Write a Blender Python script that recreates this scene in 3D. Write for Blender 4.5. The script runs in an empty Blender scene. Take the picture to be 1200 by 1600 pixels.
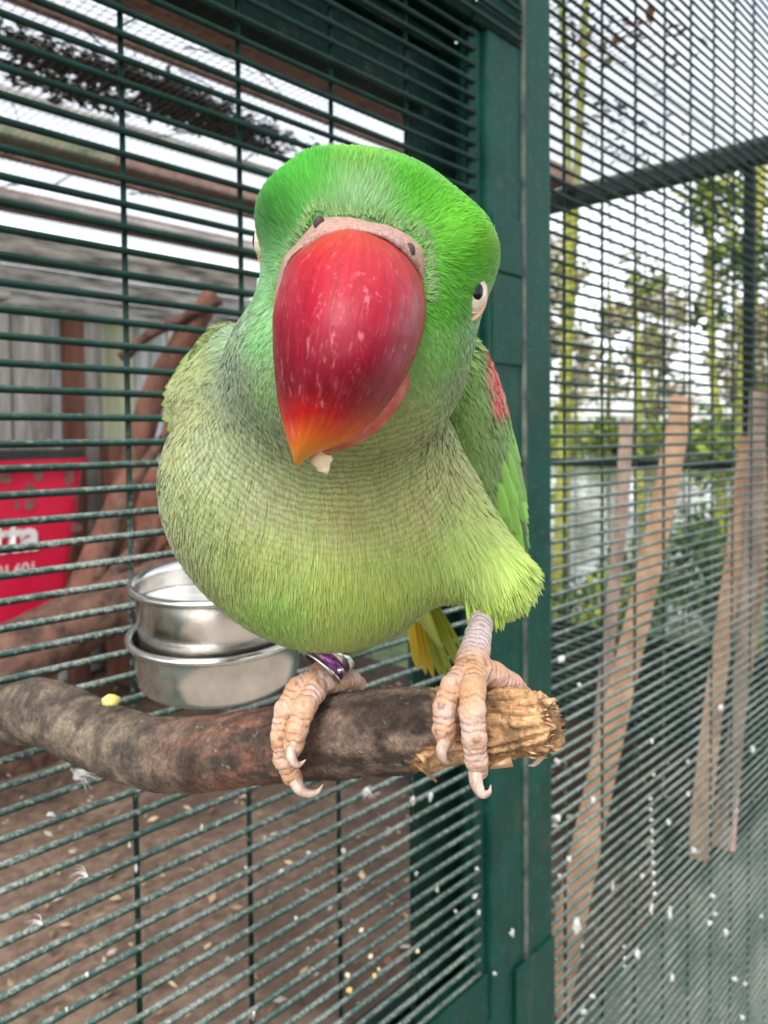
import bpy, math, random
import numpy as np
from mathutils import Matrix, Vector

random.seed(7)
rng = np.random.default_rng(11)
sc = bpy.context.scene
col = sc.collection

# ------------------------------------------------------------------ camera
H = 1.10                       # eye height of the photographer
FPX, CX, CY = 1200.0, 600.0, 718.0   # focal length / principal point, in photo pixels
PITCH, ROLL = math.atan(0.032), 0.0093
CAM = np.array([0.0, 0.0, H])
Rm = Matrix.Rotation(math.pi / 2 - PITCH, 3, 'X') @ Matrix.Rotation(-ROLL, 3, 'Z')
R = np.array(Rm)
cam = bpy.data.cameras.new('camera')
cam.sensor_fit = 'VERTICAL'
cam.sensor_height = 36.0
cam.sensor_width = 27.0
cam.lens = FPX / 1600 * 36.0
cam.shift_y = -(800 - CY) / 1600.0
cam.clip_start = 0.01
cam.clip_end = 3000
cam.dof.use_dof = True
cam.dof.focus_distance = 0.184
cam.dof.aperture_fstop = 23.0
camo = bpy.data.objects.new('camera', cam)
camo.matrix_world = Matrix.Translation(Vector(CAM)) @ Rm.to_4x4()
col.objects.link(camo)
sc.camera = camo

# ------------------------------------------------------------------ world, sun, exposure
SUN_EL, SUN_ROT = math.radians(52), math.radians(200)
world = bpy.data.worlds.new('World')
sc.world = world
world.use_nodes = True
wn, wl = world.node_tree.nodes, world.node_tree.links
wn.clear()
sky = wn.new('ShaderNodeTexSky')
sky.sky_type = 'NISHITA'
sky.sun_disc = False
sky.sun_elevation = SUN_EL
sky.sun_rotation = SUN_ROT
sky.air_density = 1.0
sky.dust_density = 2.0
sky.ozone_density = 1.0
hsv = wn.new('ShaderNodeHueSaturation')
hsv.inputs['Saturation'].default_value = 0.22
bg = wn.new('ShaderNodeBackground')
bg.inputs['Strength'].default_value = 0.15
wo = wn.new('ShaderNodeOutputWorld')
wl.new(sky.outputs['Color'], hsv.inputs['Color'])
wl.new(hsv.outputs['Color'], bg.inputs['Color'])
wl.new(bg.outputs['Background'], wo.inputs['Surface'])

sun = bpy.data.lights.new('sun', 'SUN')
sun.energy = 0.95
sun.angle = math.radians(25)
sun.color = (1.0, 0.96, 0.9)
suno = bpy.data.objects.new('sun', sun)
# the sun stands behind and above the photographer, a little to the left
sd = Vector((math.sin(SUN_ROT) * math.cos(SUN_EL), math.cos(SUN_ROT) * math.cos(SUN_EL), math.sin(SUN_EL)))
suno.rotation_euler = sd.to_track_quat('Z', 'Y').to_euler()
suno.location = (0, 0, 5)
col.objects.link(suno)

sc.view_settings.view_transform = 'Standard'
sc.view_settings.look = 'None'
sc.view_settings.exposure = 1.55
sc.view_settings.gamma = 1.0
sc.view_settings.use_curve_mapping = False
sc.render.engine = 'CYCLES'
sc.cycles.use_denoising = True
sc.cycles.max_bounces = 8
sc.cycles.transparent_max_bounces = 8

# ------------------------------------------------------------------ helpers
def lin(r, g, b):
    f = lambda c: (c / 255 / 12.92) if c / 255 <= 0.04045 else ((c / 255 + 0.055) / 1.055) ** 2.4
    return (f(r), f(g), f(b))

def cl(px, py, Z):
    """photo pixel + depth (m) -> camera-local point"""
    return np.array([(px - CX) / FPX * Z, (CY - py) / FPX * Z, -Z])

def c2w(p):
    p = np.asarray(p, float)
    return p @ R.T + CAM

def w2c(p):
    return (np.asarray(p, float) - CAM) @ R

def P(px, py, Z):
    return c2w(cl(px, py, Z))

# frame of the wire wall: s along it, w behind it, z up
ANG = math.radians(43.5)
D2 = np.array([math.sin(ANG), math.cos(ANG), 0.0])
N2 = np.array([-math.cos(ANG), math.sin(ANG), 0.0])      # away from the photographer
DIST = 0.3845
def W(s, w, z):
    return N2 * (DIST + w) + D2 * s + np.array([0, 0, z])
def sw(p):
    p = np.asarray(p)
    return float(p @ D2), float(p @ N2) - DIST
def ray(px, py):
    return c2w(cl(px, py, 1.0)) - CAM
def hitw(px, py, w):
    r = ray(px, py)
    t = (DIST + w) / float(r @ N2)
    return CAM + r * t
def hitz(px, py, z):
    r = ray(px, py)
    return CAM + r * ((z - H) / r[2])
def hits(px, py, s):
    r = ray(px, py)
    return CAM + r * (s / float(r @ D2))

def mesh_np(name, verts, faces, smooth=False):
    """faces: (n,k) int array, or list of index lists"""
    me = bpy.data.meshes.new(name)
    verts = np.asarray(verts, np.float32)
    if isinstance(faces, np.ndarray) and faces.ndim == 2:
        n, k = faces.shape
        me.vertices.add(len(verts)); me.vertices.foreach_set('co', verts.ravel())
        me.loops.add(n * k); me.loops.foreach_set('vertex_index', faces.astype(np.int32).ravel())
        me.polygons.add(n)
        me.polygons.foreach_set('loop_start', np.arange(0, n * k, k, dtype=np.int32))
        me.polygons.foreach_set('loop_total', np.full(n, k, np.int32))
        me.update(calc_edges=True); me.validate()
    else:
        me.from_pydata([tuple(map(float, v)) for v in verts], [], [tuple(int(i) for i in f) for f in faces])
        me.update()
    if smooth:
        me.polygons.foreach_set('use_smooth', np.ones(len(me.polygons), bool))
    return me

def vcol(me, colors, name='col'):
    a = me.color_attributes.new(name, 'FLOAT_COLOR', 'POINT')
    c = np.ones((len(me.vertices), 4), np.float32); c[:, :3] = colors
    a.data.foreach_set('color', c.ravel())

def link(o, parent=None):
    col.objects.link(o)
    if parent is not None:
        o.parent = parent
        if parent.type == 'EMPTY':
            o.matrix_parent_inverse = Matrix.Translation(-parent.location)
    return o

def obj(name, me, mat=None, parent=None, kind=None):
    o = bpy.data.objects.new(name, me)
    if mat is not None and len(me.materials) == 0:
        me.materials.append(mat)
    if kind: o['kind'] = kind
    return link(o, parent)

def thing(name, loc, label, cat, group=None):
    o = bpy.data.objects.new(name, None)
    o.empty_display_size = 0.02
    o.location = Vector(loc)
    col.objects.link(o)
    return tag(o, label, cat, group)

def tag(o, label, cat, group=None):
    o['label'] = label; o['category'] = cat
    if group: o['group'] = group
    return o

def box_arr(lo, hi):
    (a, b, c), (d, e, f) = lo, hi
    v = [(a,b,c),(d,b,c),(d,e,c),(a,e,c),(a,b,f),(d,b,f),(d,e,f),(a,e,f)]
    fs = [(0,3,2,1),(4,5,6,7),(0,1,5,4),(1,2,6,5),(2,3,7,6),(3,0,4,7)]
    return v, fs

def bevel_box(name, s0, s1, w0, w1, z0, z1, b=0.0015):
    """box in wall coordinates with chamfered edges"""
    v, f = box_arr((s0, w0, z0), (s1, w1, z1))
    import bmesh
    me = mesh_np(name, [W(*p) for p in v], f)
    bm = bmesh.new(); bm.from_mesh(me)
    bmesh.ops.recalc_face_normals(bm, faces=bm.faces)
    if b > 0:
        bmesh.ops.bevel(bm, geom=list(bm.edges), offset=b, segments=2, profile=0.6, affect='EDGES')
    bm.to_mesh(me); bm.free()
    return me

def frames(pts):
    pts = np.asarray(pts, float)
    t = np.gradient(pts, axis=0)
    t /= np.linalg.norm(t, axis=1)[:, None] + 1e-12
    ref = np.array([0, 0, 1.0]) if abs(t[0][2]) < 0.8 else np.array([1.0, 0, 0])
    ns, bs = [], []
    n = np.cross(t[0], ref); n /= np.linalg.norm(n)
    for i in range(len(pts)):
        n = n - t[i] * (n @ t[i]); n /= np.linalg.norm(n)
        ns.append(n); bs.append(np.cross(t[i], n))
    return t, np.array(ns), np.array(bs)

def tube_arr(pts, rad, seg=12, caps=True):
    pts = np.asarray(pts, float); n = len(pts)
    rad = np.broadcast_to(np.asarray(rad, float), (n,))
    t, ns, bs = frames(pts)
    a = np.linspace(0, 2 * math.pi, seg, endpoint=False)
    v = pts[:, None, :] + rad[:, None, None] * (np.cos(a)[None, :, None] * ns[:, None, :] + np.sin(a)[None, :, None] * bs[:, None, :])
    v = v.reshape(-1, 3)
    f = []
    for i in range(n - 1):
        for j in range(seg):
            k = (j + 1) % seg
            f.append([i*seg+j, i*seg+k, (i+1)*seg+k, (i+1)*seg+j])
    if caps:
        f.append(list(range(seg))[::-1]); f.append([(n-1)*seg + j for j in range(seg)])
    return v, f

def tube(name, pts, rad, seg=12, smooth=True):
    v, f = tube_arr(pts, rad, seg)
    return mesh_np(name, v, f, smooth)

def spline(ctrl, n):
    """Catmull-Rom through rows of ctrl"""
    c = np.asarray(ctrl, float)
    c = np.vstack([2 * c[0] - c[1], c, 2 * c[-1] - c[-2]])
    m = len(c) - 3
    out = []
    for u in np.linspace(0, m - 1e-9, n):
        i = int(u); t = u - i
        p0, p1, p2, p3 = c[i], c[i+1], c[i+2], c[i+3]
        out.append(0.5 * (2*p1 + (p2-p0)*t + (2*p0-5*p1+4*p2-p3)*t*t + (3*p1-p0-3*p2+p3)*t**3))
    return np.array(out)

def _hash(i, j, k):
    h = (i * 374761393 + j * 668265263 + k * 2147483647 + 1274126177) & 0xffffffff
    h = ((h ^ (h >> 13)) * 1274126177) & 0xffffffff
    return ((h ^ (h >> 16)) & 0xffff) / 65535.0
def vnoise(p):
    p = np.asarray(p, float)
    i = np.floor(p).astype(np.int64); f = p - i; f = f * f * (3 - 2 * f)
    r = 0
    for dx in (0, 1):
        for dy in (0, 1):
            for dz in (0, 1):
                wgt = (f[..., 0] if dx else 1-f[..., 0]) * (f[..., 1] if dy else 1-f[..., 1]) * (f[..., 2] if dz else 1-f[..., 2])
                r = r + wgt * _hash(i[..., 0]+dx, i[..., 1]+dy, i[..., 2]+dz)
    return r
def fbm(p, o=4):
    r, a, s = 0, 0.5, 0
    p = np.asarray(p, float)
    for k in range(o):
        r = r + a * vnoise(p * 2**k + 17.3 * k); s += a; a *= 0.5
    return r / s

# ------------------------------------------------------------------ materials
class NT:
    def __init__(self, name):
        self.m = bpy.data.materials.new(name); self.m.use_nodes = True
        self.n = self.m.node_tree.nodes; self.l = self.m.node_tree.links
        self.b = self.n['Principled BSDF']; self.out = self.n['Material Output']
    def add(self, t, **kw):
        x = self.n.new(t)
        for k, v in kw.items(): setattr(x, k, v)
        return x
    def pos(self):
        return self.add('ShaderNodeNewGeometry').outputs['Position']
    def noise(self, scale, detail=4, rough=0.6, vec=None, stretch=None):
        t = self.add('ShaderNodeTexNoise')
        t.inputs['Scale'].default_value = scale; t.inputs['Detail'].default_value = detail
        t.inputs['Roughness'].default_value = rough
        v = vec or self.pos()
        if stretch:
            mp = self.add('ShaderNodeMapping'); mp.inputs['Scale'].default_value = stretch
            self.l.new(v, mp.inputs['Vector']); v = mp.outputs['Vector']
        self.l.new(v, t.inputs['Vector'])
        return t.outputs['Fac']
    def ramp(self, fac, stops):
        r = self.add('ShaderNodeValToRGB')
        e = r.color_ramp.elements
        while len(e) < len(stops): e.new(0.5)
        for el, (p, c) in zip(e, stops):
            el.position = p; el.color = (*c, 1) if len(c) == 3 else c
        self.l.new(fac, r.inputs['Fac'])
        return r.outputs['Color']
    def mix(self, fac, a, b, mode='MIX'):
        x = self.add('ShaderNodeMix', data_type='RGBA', blend_type=mode)
        for sock, v in ((x.inputs[0], fac), (x.inputs[6], a), (x.inputs[7], b)):
            if isinstance(v, (int, float)): sock.default_value = v
            elif isinstance(v, tuple): sock.default_value = (*v, 1)
            else: self.l.new(v, sock)
        return x.outputs[2]
    def math(self, op, a, b=None):
        x = self.add('ShaderNodeMath', operation=op)
        for sock, v in zip(x.inputs, (a, b)):
            if v is None: continue
            if isinstance(v, (int, float)): sock.default_value = v
            else: self.l.new(v, sock)
        return x.outputs[0]
    def bump(self, height, strength=0.3, dist=0.001):
        x = self.add('ShaderNodeBump')
        x.inputs['Strength'].default_value = strength; x.inputs['Distance'].default_value = dist
        self.l.new(height, x.inputs['Height']); self.l.new(x.outputs['Normal'], self.b.inputs['Normal'])
    def set(self, **kw):
        names = dict(color='Base Color', rough='Roughness', metal='Metallic', spec='Specular IOR Level', coat='Coat Weight', sss='Subsurface Weight', sheen='Sheen Weight', alpha='Alpha', trans='Transmission Weight', coatr='Coat Roughness')
        for k, v in kw.items():
            s = self.b.inputs[names[k]]
            if isinstance(v, tuple): s.default_value = (*v, 1)
            elif isinstance(v, (int, float)): s.default_value = v
            else: self.l.new(v, s)
        return self
    def upness(self):
        g = self.add('ShaderNodeNewGeometry'); s = self.add('ShaderNodeSeparateXYZ')
        self.l.new(g.outputs['Normal'], s.inputs[0])
        return s.outputs['Z']

def noisy(name, c1, c2, scale, rough=0.7, bump=0.3, bdist=0.001, detail=5, stretch=None, spec=0.4, lo=0.35, hi=0.65, metal=0.0):
    t = NT(name)
    f = t.noise(scale, detail, 0.65, stretch=stretch)
    t.set(color=t.ramp(f, [(lo, c1), (hi, c2)]), rough=rough, spec=spec, metal=metal)
    if bump: t.bump(f, bump, bdist)
    return t.m

def m_wire():
    t = NT('green_coated_wire')
    g = (0.003, 0.017, 0.013); g2 = (0.006, 0.031, 0.024)
    base = t.ramp(t.noise(60, 3), [(0.35, g), (0.7, g2)])
    crust = t.noise(330, 4, 0.7)
    big = t.noise(14, 2, 0.5)
    up = t.upness()
    sep = t.add('ShaderNodeSeparateXYZ'); t.l.new(t.pos(), sep.inputs[0])
    # the grime sits on the wires of the lower half where the birds perch
    low = t.add('ShaderNodeMapRange'); low.inputs[1].default_value = 1.20; low.inputs[2].default_value = 1.03
    low.inputs[3].default_value = 0.0; low.inputs[4].default_value = 0.30
    t.l.new(sep.outputs['Z'], low.inputs[0])
    a = t.math('ADD', t.math('MULTIPLY', up, 0.20), low.outputs[0])
    a = t.math('ADD', a, t.math('MULTIPLY', t.math('SUBTRACT', big, 0.5), 0.7))
    a = t.math('ADD', a, t.math('MULTIPLY', t.math('SUBTRACT', crust, 0.5), 1.7))
    msk = t.ramp(a, [(0.30, (0, 0, 0)), (0.62, (1, 1, 1))])
    dirt = t.ramp(t.noise(700, 3), [(0.35, (0.10, 0.115, 0.10)), (0.64, (0.38, 0.41, 0.37))])
    lowm = t.math('MULTIPLY', low.outputs[0], 3.0)
    upc = t.math('MAXIMUM', t.math('ADD', t.math('MULTIPLY', up, 0.7), 0.3), 0.0)
    film = t.math('MULTIPLY', t.math('MULTIPLY', lowm, upc), t.math('ADD', big, 0.25))
    base = t.mix(film, base, (0.10, 0.175, 0.145))
    t.set(color=t.mix(t.math('MULTIPLY', msk, lowm), base, dirt), rough=0.55, spec=0.17)
    hgt = t.math('ADD', t.math('MULTIPLY', t.math('MULTIPLY', msk, lowm), 1.0), t.math('MULTIPLY', crust, 0.3))
    t.bump(hgt, 0.5, 0.0006)
    return t.m
M = {}
M['wire'] = m_wire()
def m_paint(name, c1, c2, rough=0.4):
    t = NT(name)
    f = t.noise(25, 5, 0.6)
    fine = t.noise(900, 2)
    c = t.ramp(f, [(0.35, c1), (0.65, c2)])
    dust = t.ramp(t.noise(160, 5, 0.75), [(0.56, (0, 0, 0)), (0.78, (0.5,)*3)])
    c = t.mix(dust, c, (0.12, 0.13, 0.105))
    rub = t.ramp(t.noise(18, 5, 0.7), [(0.60, (0, 0, 0)), (0.76, (0.7,)*3)])
    c = t.mix(rub, c, (0.055, 0.05, 0.04))
    streak = t.ramp(t.noise(70, 6, 0.75, stretch=(1, 1, 0.06)), [(0.55, (0, 0, 0)), (0.72, (0.35,)*3)])
    c = t.mix(streak, c, (0.07, 0.08, 0.06))
    chip = t.ramp(t.noise(420, 3, 0.6), [(0.70, (0, 0, 0)), (0.73, (0.7,)*3)])
    c = t.mix(chip, c, (0.20, 0.22, 0.19))
    t.set(color=c, rough=t.ramp(f, [(0.3, (rough,)*3), (0.7, (rough+0.15,)*3)]), spec=0.13)
    t.bump(t.math('ADD', t.math('MULTIPLY', f, 0.6), t.math('MULTIPLY', fine, 0.15)), 0.25, 0.001)
    return t.m
M['post'] = m_paint('green_painted_steel', (0.003, 0.034, 0.025), (0.006, 0.052, 0.039))
M['plate'] = m_paint('shade_darkened_green_plate', (0.002, 0.016, 0.012), (0.004, 0.026, 0.020), 0.5)  # post green darkened to carry the shade behind the wires
M['steel'] = None

def m_metal():
    t = NT('brushed_stainless_steel')
    sm = t.noise(40, 5, 0.7)
    f2 = t.noise(700, 3)
    t.set(color=t.ramp(sm, [(0.35, (0.55, 0.53, 0.50)), (0.65, (0.76, 0.74, 0.71))]), metal=1.0,
          rough=t.ramp(sm, [(0.3, (0.12,)*3), (0.7, (0.28,)*3)]))
    t.bump(f2, 0.12, 0.0004)
    return t.m
M['steel'] = m_metal()

# ------------------------------------------------------------------ large structure
FLOOR = 0.50      # raised floor of the aviary
ROOF = 1.60
S_END, W_BACK = 1.44, 1.49

def m_soil():
    t = NT('packed_brown_soil')
    a = t.noise(3.0, 6, 0.6); b = t.noise(60, 6, 0.75); c = t.noise(9, 4)
    base = t.ramp(b, [(0.3, (0.085, 0.055, 0.040)), (0.5, (0.17, 0.115, 0.083)), (0.72, (0.30, 0.215, 0.16))])
    base = t.mix(t.ramp(a, [(0.42, (0, 0, 0)), (0.62, (0.7,)*3)]), base, (0.065, 0.045, 0.034))
    base = t.mix(t.ramp(c, [(0.56, (0, 0, 0)), (0.7, (0.55,)*3)]), base, (0.30, 0.22, 0.16))
    dp = t.add('ShaderNodeVectorMath', operation='DOT_PRODUCT'); dp.inputs[1].default_value = tuple(D2); t.l.new(t.pos(), dp.inputs[0])
    blackish = t.add('ShaderNodeMapRange'); blackish.inputs[1].default_value = 0.78; blackish.inputs[2].default_value = 1.02; blackish.inputs[4].default_value = 0.85  # soil colour turns darker further along the wall
    t.l.new(t.math('ADD', dp.outputs['Value'], t.math('MULTIPLY', t.math('SUBTRACT', c, 0.5), 0.5)), blackish.inputs[0])
    base = t.mix(blackish.outputs[0], base, (0.022, 0.017, 0.014))
    t.set(color=base, rough=0.95, spec=0.2)
    t.bump(b, 0.6, 0.008)
    return t.m
M['soil'] = m_soil()
M['grass'] = noisy('rough_grass', (0.018, 0.030, 0.008), (0.06, 0.09, 0.02), 8, 0.9, 0.5, 0.02)
M['concrete'] = noisy('stained_concrete', (0.10, 0.12, 0.10), (0.24, 0.26, 0.22), 14, 0.9, 0.4, 0.002)

# the ground outside, one sheet to the horizon
g = obj('ground', mesh_np('ground', [(-900, -900, 0), (900, -900, 0), (900, 1500, 0), (-900, 1500, 0)], [(0, 1, 2, 3)]), M['grass'], kind='structure')

M['gravel'] = noisy('trodden_gravel', (0.20, 0.165, 0.13), (0.38, 0.33, 0.28), 60, 0.95, 0.5, 0.006)
obj('path', mesh_np('path', [W(-6, -2.6, 0.004), W(8, -2.6, 0.004), W(8, 0.010, 0.004), W(-6, 0.010, 0.004)], [(0, 1, 2, 3)]), M['gravel'], kind='structure')
# aviary floor: a lumpy soil bed on a plinth
def floor_mesh():
    ns, nw = 110, 80
    S = np.linspace(-1.6, S_END + 0.02, ns); Wd = np.linspace(0.012, W_BACK + 0.1, nw)
    v = []
    for a in S:
        for b in Wd:
            v.append(W(a, b, FLOOR))
    v = np.array(v)
    v[:, 2] += 0.035 * (fbm(v * 4.0) - 0.5) + 0.012 * (fbm(v * 25.0, 3) - 0.5)
    f = np.array([[i*nw+j, (i+1)*nw+j, (i+1)*nw+j+1, i*nw+j+1] for i in range(ns-1) for j in range(nw-1)])
    return mesh_np('soil_floor', v, f[:, ::-1], True)
obj('soil_floor', floor_mesh(), M['soil'], kind='structure')
obj('plinth', bevel_box('plinth', -1.6, S_END + 0.02, 0.015, W_BACK + 0.1, 0.002, FLOOR - 0.02, 0.003), M['concrete'], kind='structure')

# ------------------------------------------------------------------ the wire wall
PITCH_Z, PITCH_S = 0.0127, 0.0762
WR = 0.00195
z_ref = hitw(0, 651, 0)[2]
s_ref = sw(hitw(190, 150, 0.0032))[0]
s_strip0, s_strip1 = sw(hitw(742, 700, 0))[0], sw(hitw(757, 700, 0))[0]
s_jamb1 = sw(hitw(812, 700, 0))[0]
s_post1 = sw(hitw(854, 700, 0))[0]
z_dtop = hitw(742, 44, 0)[2]
z_dbot = hitw(742, 1545, 0)[2]

def wire_h(name, s0, s1, seg=10, wob=0.0003, r=WR):
    n = max(8, int((s1 - s0) / 0.02))
    S = np.linspace(s0, s1, n)
    pts = np.array([W(s, 0, 0) for s in S])
    pts[:, 2] += wob * (vnoise(np.stack([S * 9, S * 0 + 3, S * 0], 1)) - 0.5) * 2
    return tube(name, pts, r, seg)
def wires(parent, s0, s1, z0, z1, w=0.0, verticals=True, r=WR, seg=8, mat=None):
    mat = mat or M['wire']
    me = [wire_h('wire', s0, s1, seg, 0.0003, r) for _ in range(1)]
    for m in me: m.materials.append(mat)
    k0 = math.ceil((z0 - z_ref) / PITCH_Z); k1 = math.floor((z1 - z_ref) / PITCH_Z)
    for k in range(k0, k1 + 1):
        o = bpy.data.objects.new('horizontal_wire', me[k % len(me)])
        o.location = Vector(N2 * (w + random.gauss(0, 0.0002))) + Vector((0, 0, z_ref + k * PITCH_Z + random.gauss(0, 0.00025)))
        link(o, parent)
    if verticals:
        mv = tube('wire', [(0, 0, z0 - 0.004), (0, 0, (z0 + z1) / 2), (0, 0, z1 + 0.004)], r * 0.84, seg)
        mv.materials.append(mat)
        q0 = math.ceil((s0 - s_ref) / PITCH_S); q1 = math.floor((s1 - s_ref) / PITCH_S)
        for q in range(q0, q1 + 1):
            o = bpy.data.objects.new('vertical_wire', mv)
            o.location = Vector(W(s_ref + q * PITCH_S, w + r * 1.7, 0))
            link(o, parent)

# door panel
door = thing('wire_door', W(0.3, 0, z_dbot), 'green hatch of close-set wires that the parrot perches in front of', 'wire door', None)
wires(door, -0.05, s_strip0 + 0.003, z_dbot + 0.004, z_dtop - 0.004)
obj('mesh_edge_bar', bevel_box('mesh_edge_bar', s_strip0 - 0.002, s_strip1, 0.0022, 0.012, z_dbot - 0.03, z_dtop + 0.002, 0.001), M['post'], door)
# wide back frame with a rounded opening, 30 mm behind the wires
WB = 0.030
sb = sw(hitw(668, 700, WB))[0]
zt = hitw(642, 154, WB)[2]
zb = hitw(690, 1532, WB)[2]
def back_frame():
    r = 0.012
    s_l, s_r = -0.35, s_strip1 + 0.002
    ztop, zbot = zt + 0.30, zb - 0.16
    inner = [(s_l, zt)]
    for a in np.linspace(math.pi/2, 0, 7): inner.append((sb - r + r*math.cos(a), zt - r + r*math.sin(a)))
    for a in np.linspace(0, -math.pi/2, 7): inner.append((sb - r + r*math.cos(a), zb + r + r*math.sin(a)))
    inner.append((s_l, zb))
    outer = [(s_l, ztop)] + [(s_r, ztop)] * 1 + [(s_r, zbot)] + [(s_l, zbot)]
    poly = [(s_l, ztop), (s_l, zt)] + inner[1:-1] + [(s_l, zb), (s_l, zbot), (s_r, zbot), (s_r, ztop)]
    n = len(poly)
    v = [W(s, WB, z) for s, z in poly] + [W(s, WB + 0.022, z) for s, z in poly]
    # triangulate the front by strips: top rail, stile, bottom rail
    import bmesh
    me = mesh_np('back_frame', v, [list(range(n)), list(range(2*n-1, n-1, -1))] + [[i, n+i, n+(i+1) % n, (i+1) % n] for i in range(n)])
    bm = bmesh.new(); bm.from_mesh(me)
    bmesh.ops.triangulate(bm, faces=[f for f in bm.faces if len(f.verts) > 4])
    bmesh.ops.recalc_face_normals(bm, faces=bm.faces)
    bm.to_mesh(me); bm.free()
    return me
obj('back_frame', back_frame(), M['plate'], door)
obj('bottom_rail', bevel_box('bottom_rail', -0.30, s_strip1 + 0.0015, -0.001, 0.020, z_dbot - 0.075, z_dbot + 0.004, 0.002), M['post'], door)
# ribs pressed into the upper plate
for i, dz in enumerate((0.045, 0.075, 0.135, 0.16)):
    obj('plate_rib', bevel_box('plate_rib', -0.30, s_strip0 - 0.01, WB - 0.008, WB - 0.0005, zt + dz, zt + dz + 0.012, 0.002), M['plate'], door)

# jamb + post
post = thing('steel_post', W((s_strip1 + s_post1) / 2, 0, 0.0), 'dark green painted steel post between the wire hatch and the wide wire wall', 'post')
gap = 0.0022
z_seam = hitw(790, 435, 0)[2]
obj('jamb', bevel_box('jamb', s_strip1 + gap, s_jamb1 - 0.0006, -0.004, 0.040, 0.003, hitw(780, 62, 0)[2], 0.0022), M['post'], post)
obj('upright', bevel_box('upright', s_jamb1 + 0.0006, s_post1, -0.0055, 0.046, 0.003, 1.95, 0.0028), M['post'], post)
obj('hinge_leaf', bevel_box('hinge_leaf', s_strip1 + 0.006, s_jamb1 - 0.004, -0.0062, -0.0035, z_seam - 0.075, z_seam, 0.0008), M['post'], post)
obj('hinge_leaf', bevel_box('hinge_leaf', s_strip1 + 0.006, s_jamb1 - 0.004, -0.0062, -0.0035, z_seam + 0.003, z_seam + 0.05, 0.0008), M['post'], post)
obj('weld_seam', bevel_box('weld_seam', s_jamb1 - 0.0022, s_jamb1 + 0.0022, -0.0066, -0.0030, 0.003, 1.93, 0.001), noisy('dusty_seam', (0.012, 0.03, 0.024), (0.11, 0.12, 0.10), 45, 0.8, 0.3), post)
obj('lower_plate', bevel_box('lower_plate', s_jamb1 - 0.020, s_post1 - 0.001, -0.0085, -0.0058, 0.003, hitw(800, 1505, 0)[2], 0.001), M['post'], post)

# panel above the hatch
top_panel = thing('wire_panel', W(0.5, 0, z_dtop + 0.02), 'strip of close-set green wires above the hatch', 'wire panel')
wires(top_panel, 0.20, s_jamb1 - 0.006, z_dtop + 0.006, 1.86, -0.007)
obj('panel_rail', bevel_box('panel_rail', -0.3, s_jamb1 - 0.002, -0.0035, 0.028, z_dtop + 0.004, z_dtop + 0.020, 0.001), M['plate'], top_panel)

# wide wall right of the post
wall = thing('wire_wall', W(1.0, 0, 0.15), 'wide wall of fine green wires running away from the post', 'wire wall')
wires(wall, s_post1 - 0.004, 1.62, 0.10, 1.90, 0.0, True, WR * 0.97, 8)

# ------------------------------------------------------------------ aviary behind the wires
M['oldwood'] = noisy('weathered_grey_board', (0.20, 0.175, 0.15), (0.78, 0.76, 0.72), 34, 0.9, 0.5, 0.003, stretch=(1, 1, 0.08))
M['oldwood_h'] = noisy('weathered_grey_batten', (0.09, 0.08, 0.07), (0.68, 0.66, 0.62), 26, 0.9, 0.5, 0.003, stretch=(0.3, 0.3, 2.0))
M['bluewood'] = noisy('faded_blue_grey_board', (0.26, 0.28, 0.28), (0.72, 0.76, 0.76), 34, 0.9, 0.4, 0.003, stretch=(1, 1, 0.08))
M['mosswood'] = noisy('mossy_board', (0.28, 0.32, 0.17), (0.55, 0.56, 0.42), 22, 0.9, 0.4, 0.003, stretch=(1, 1, 0.08))
M['redwood'] = noisy('red_brown_stained_wood', (0.075, 0.030, 0.020), (0.20, 0.085, 0.055), 30, 0.8, 0.4, 0.002, stretch=(1, 1, 0.15))
M['log'] = noisy('peeled_brown_log', (0.045, 0.024, 0.017), (0.19, 0.10, 0.07), 34, 0.85, 0.8, 0.006)
M['plank'] = noisy('raw_tan_plank', (0.30, 0.17, 0.095), (0.52, 0.33, 0.20), 30, 0.8, 0.3, 0.002, stretch=(1, 1, 0.2))
M['plank2'] = noisy('greyed_plank', (0.20, 0.14, 0.11), (0.38, 0.28, 0.22), 30, 0.85, 0.3, 0.002, stretch=(1, 1, 0.2))
M['beam'] = noisy('brown_roof_batten', (0.22, 0.11, 0.075), (0.40, 0.23, 0.17), 40, 0.85, 0.4, 0.002)
M['greenbeam'] = noisy('mossy_roof_batten', (0.12, 0.20, 0.09), (0.34, 0.27, 0.17), 25, 0.9, 0.4, 0.002)
M['dark'] = noisy('dark_green_painted_rail', (0.002, 0.007, 0.006), (0.004, 0.014, 0.011), 20, 0.6, 0.1)
M['net'] = noisy('grey_galvanised_net', (0.16, 0.17, 0.17), (0.30, 0.31, 0.31), 50, 0.5, 0, metal=0.5)

# back wall: each board on its own
bw = thing('board_wall', W(0.2, W_BACK, FLOOR), 'weathered grey wooden board wall at the back of the aviary', 'wall')
s = -1.55
i = 0
woods = ['oldwood', 'oldwood', 'bluewood', 'oldwood', 'mosswood', 'bluewood', 'oldwood']
while s < S_END - 0.02:
    wd = random.uniform(0.055, 0.10)
    o = obj('board', bevel_box('board', s, s + wd - 0.003, W_BACK + random.uniform(0, 0.008), W_BACK + 0.028, FLOOR - 0.02, 1.40 + random.uniform(-0.01, 0.01), 0.0015), M[woods[i % 7]], bw)
    s += wd; i += 1
for z0, z1, wo_ in ((1.405, 1.445, 0.012), (1.452, 1.50, -0.004), (1.512, 1.575, 0.0)):
    obj('batten', bevel_box('batten', -1.55, S_END - 0.03, W_BACK - 0.03 + wo_, W_BACK + 0.02, z0, z1, 0.002), M['oldwood_h'], bw)
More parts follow.
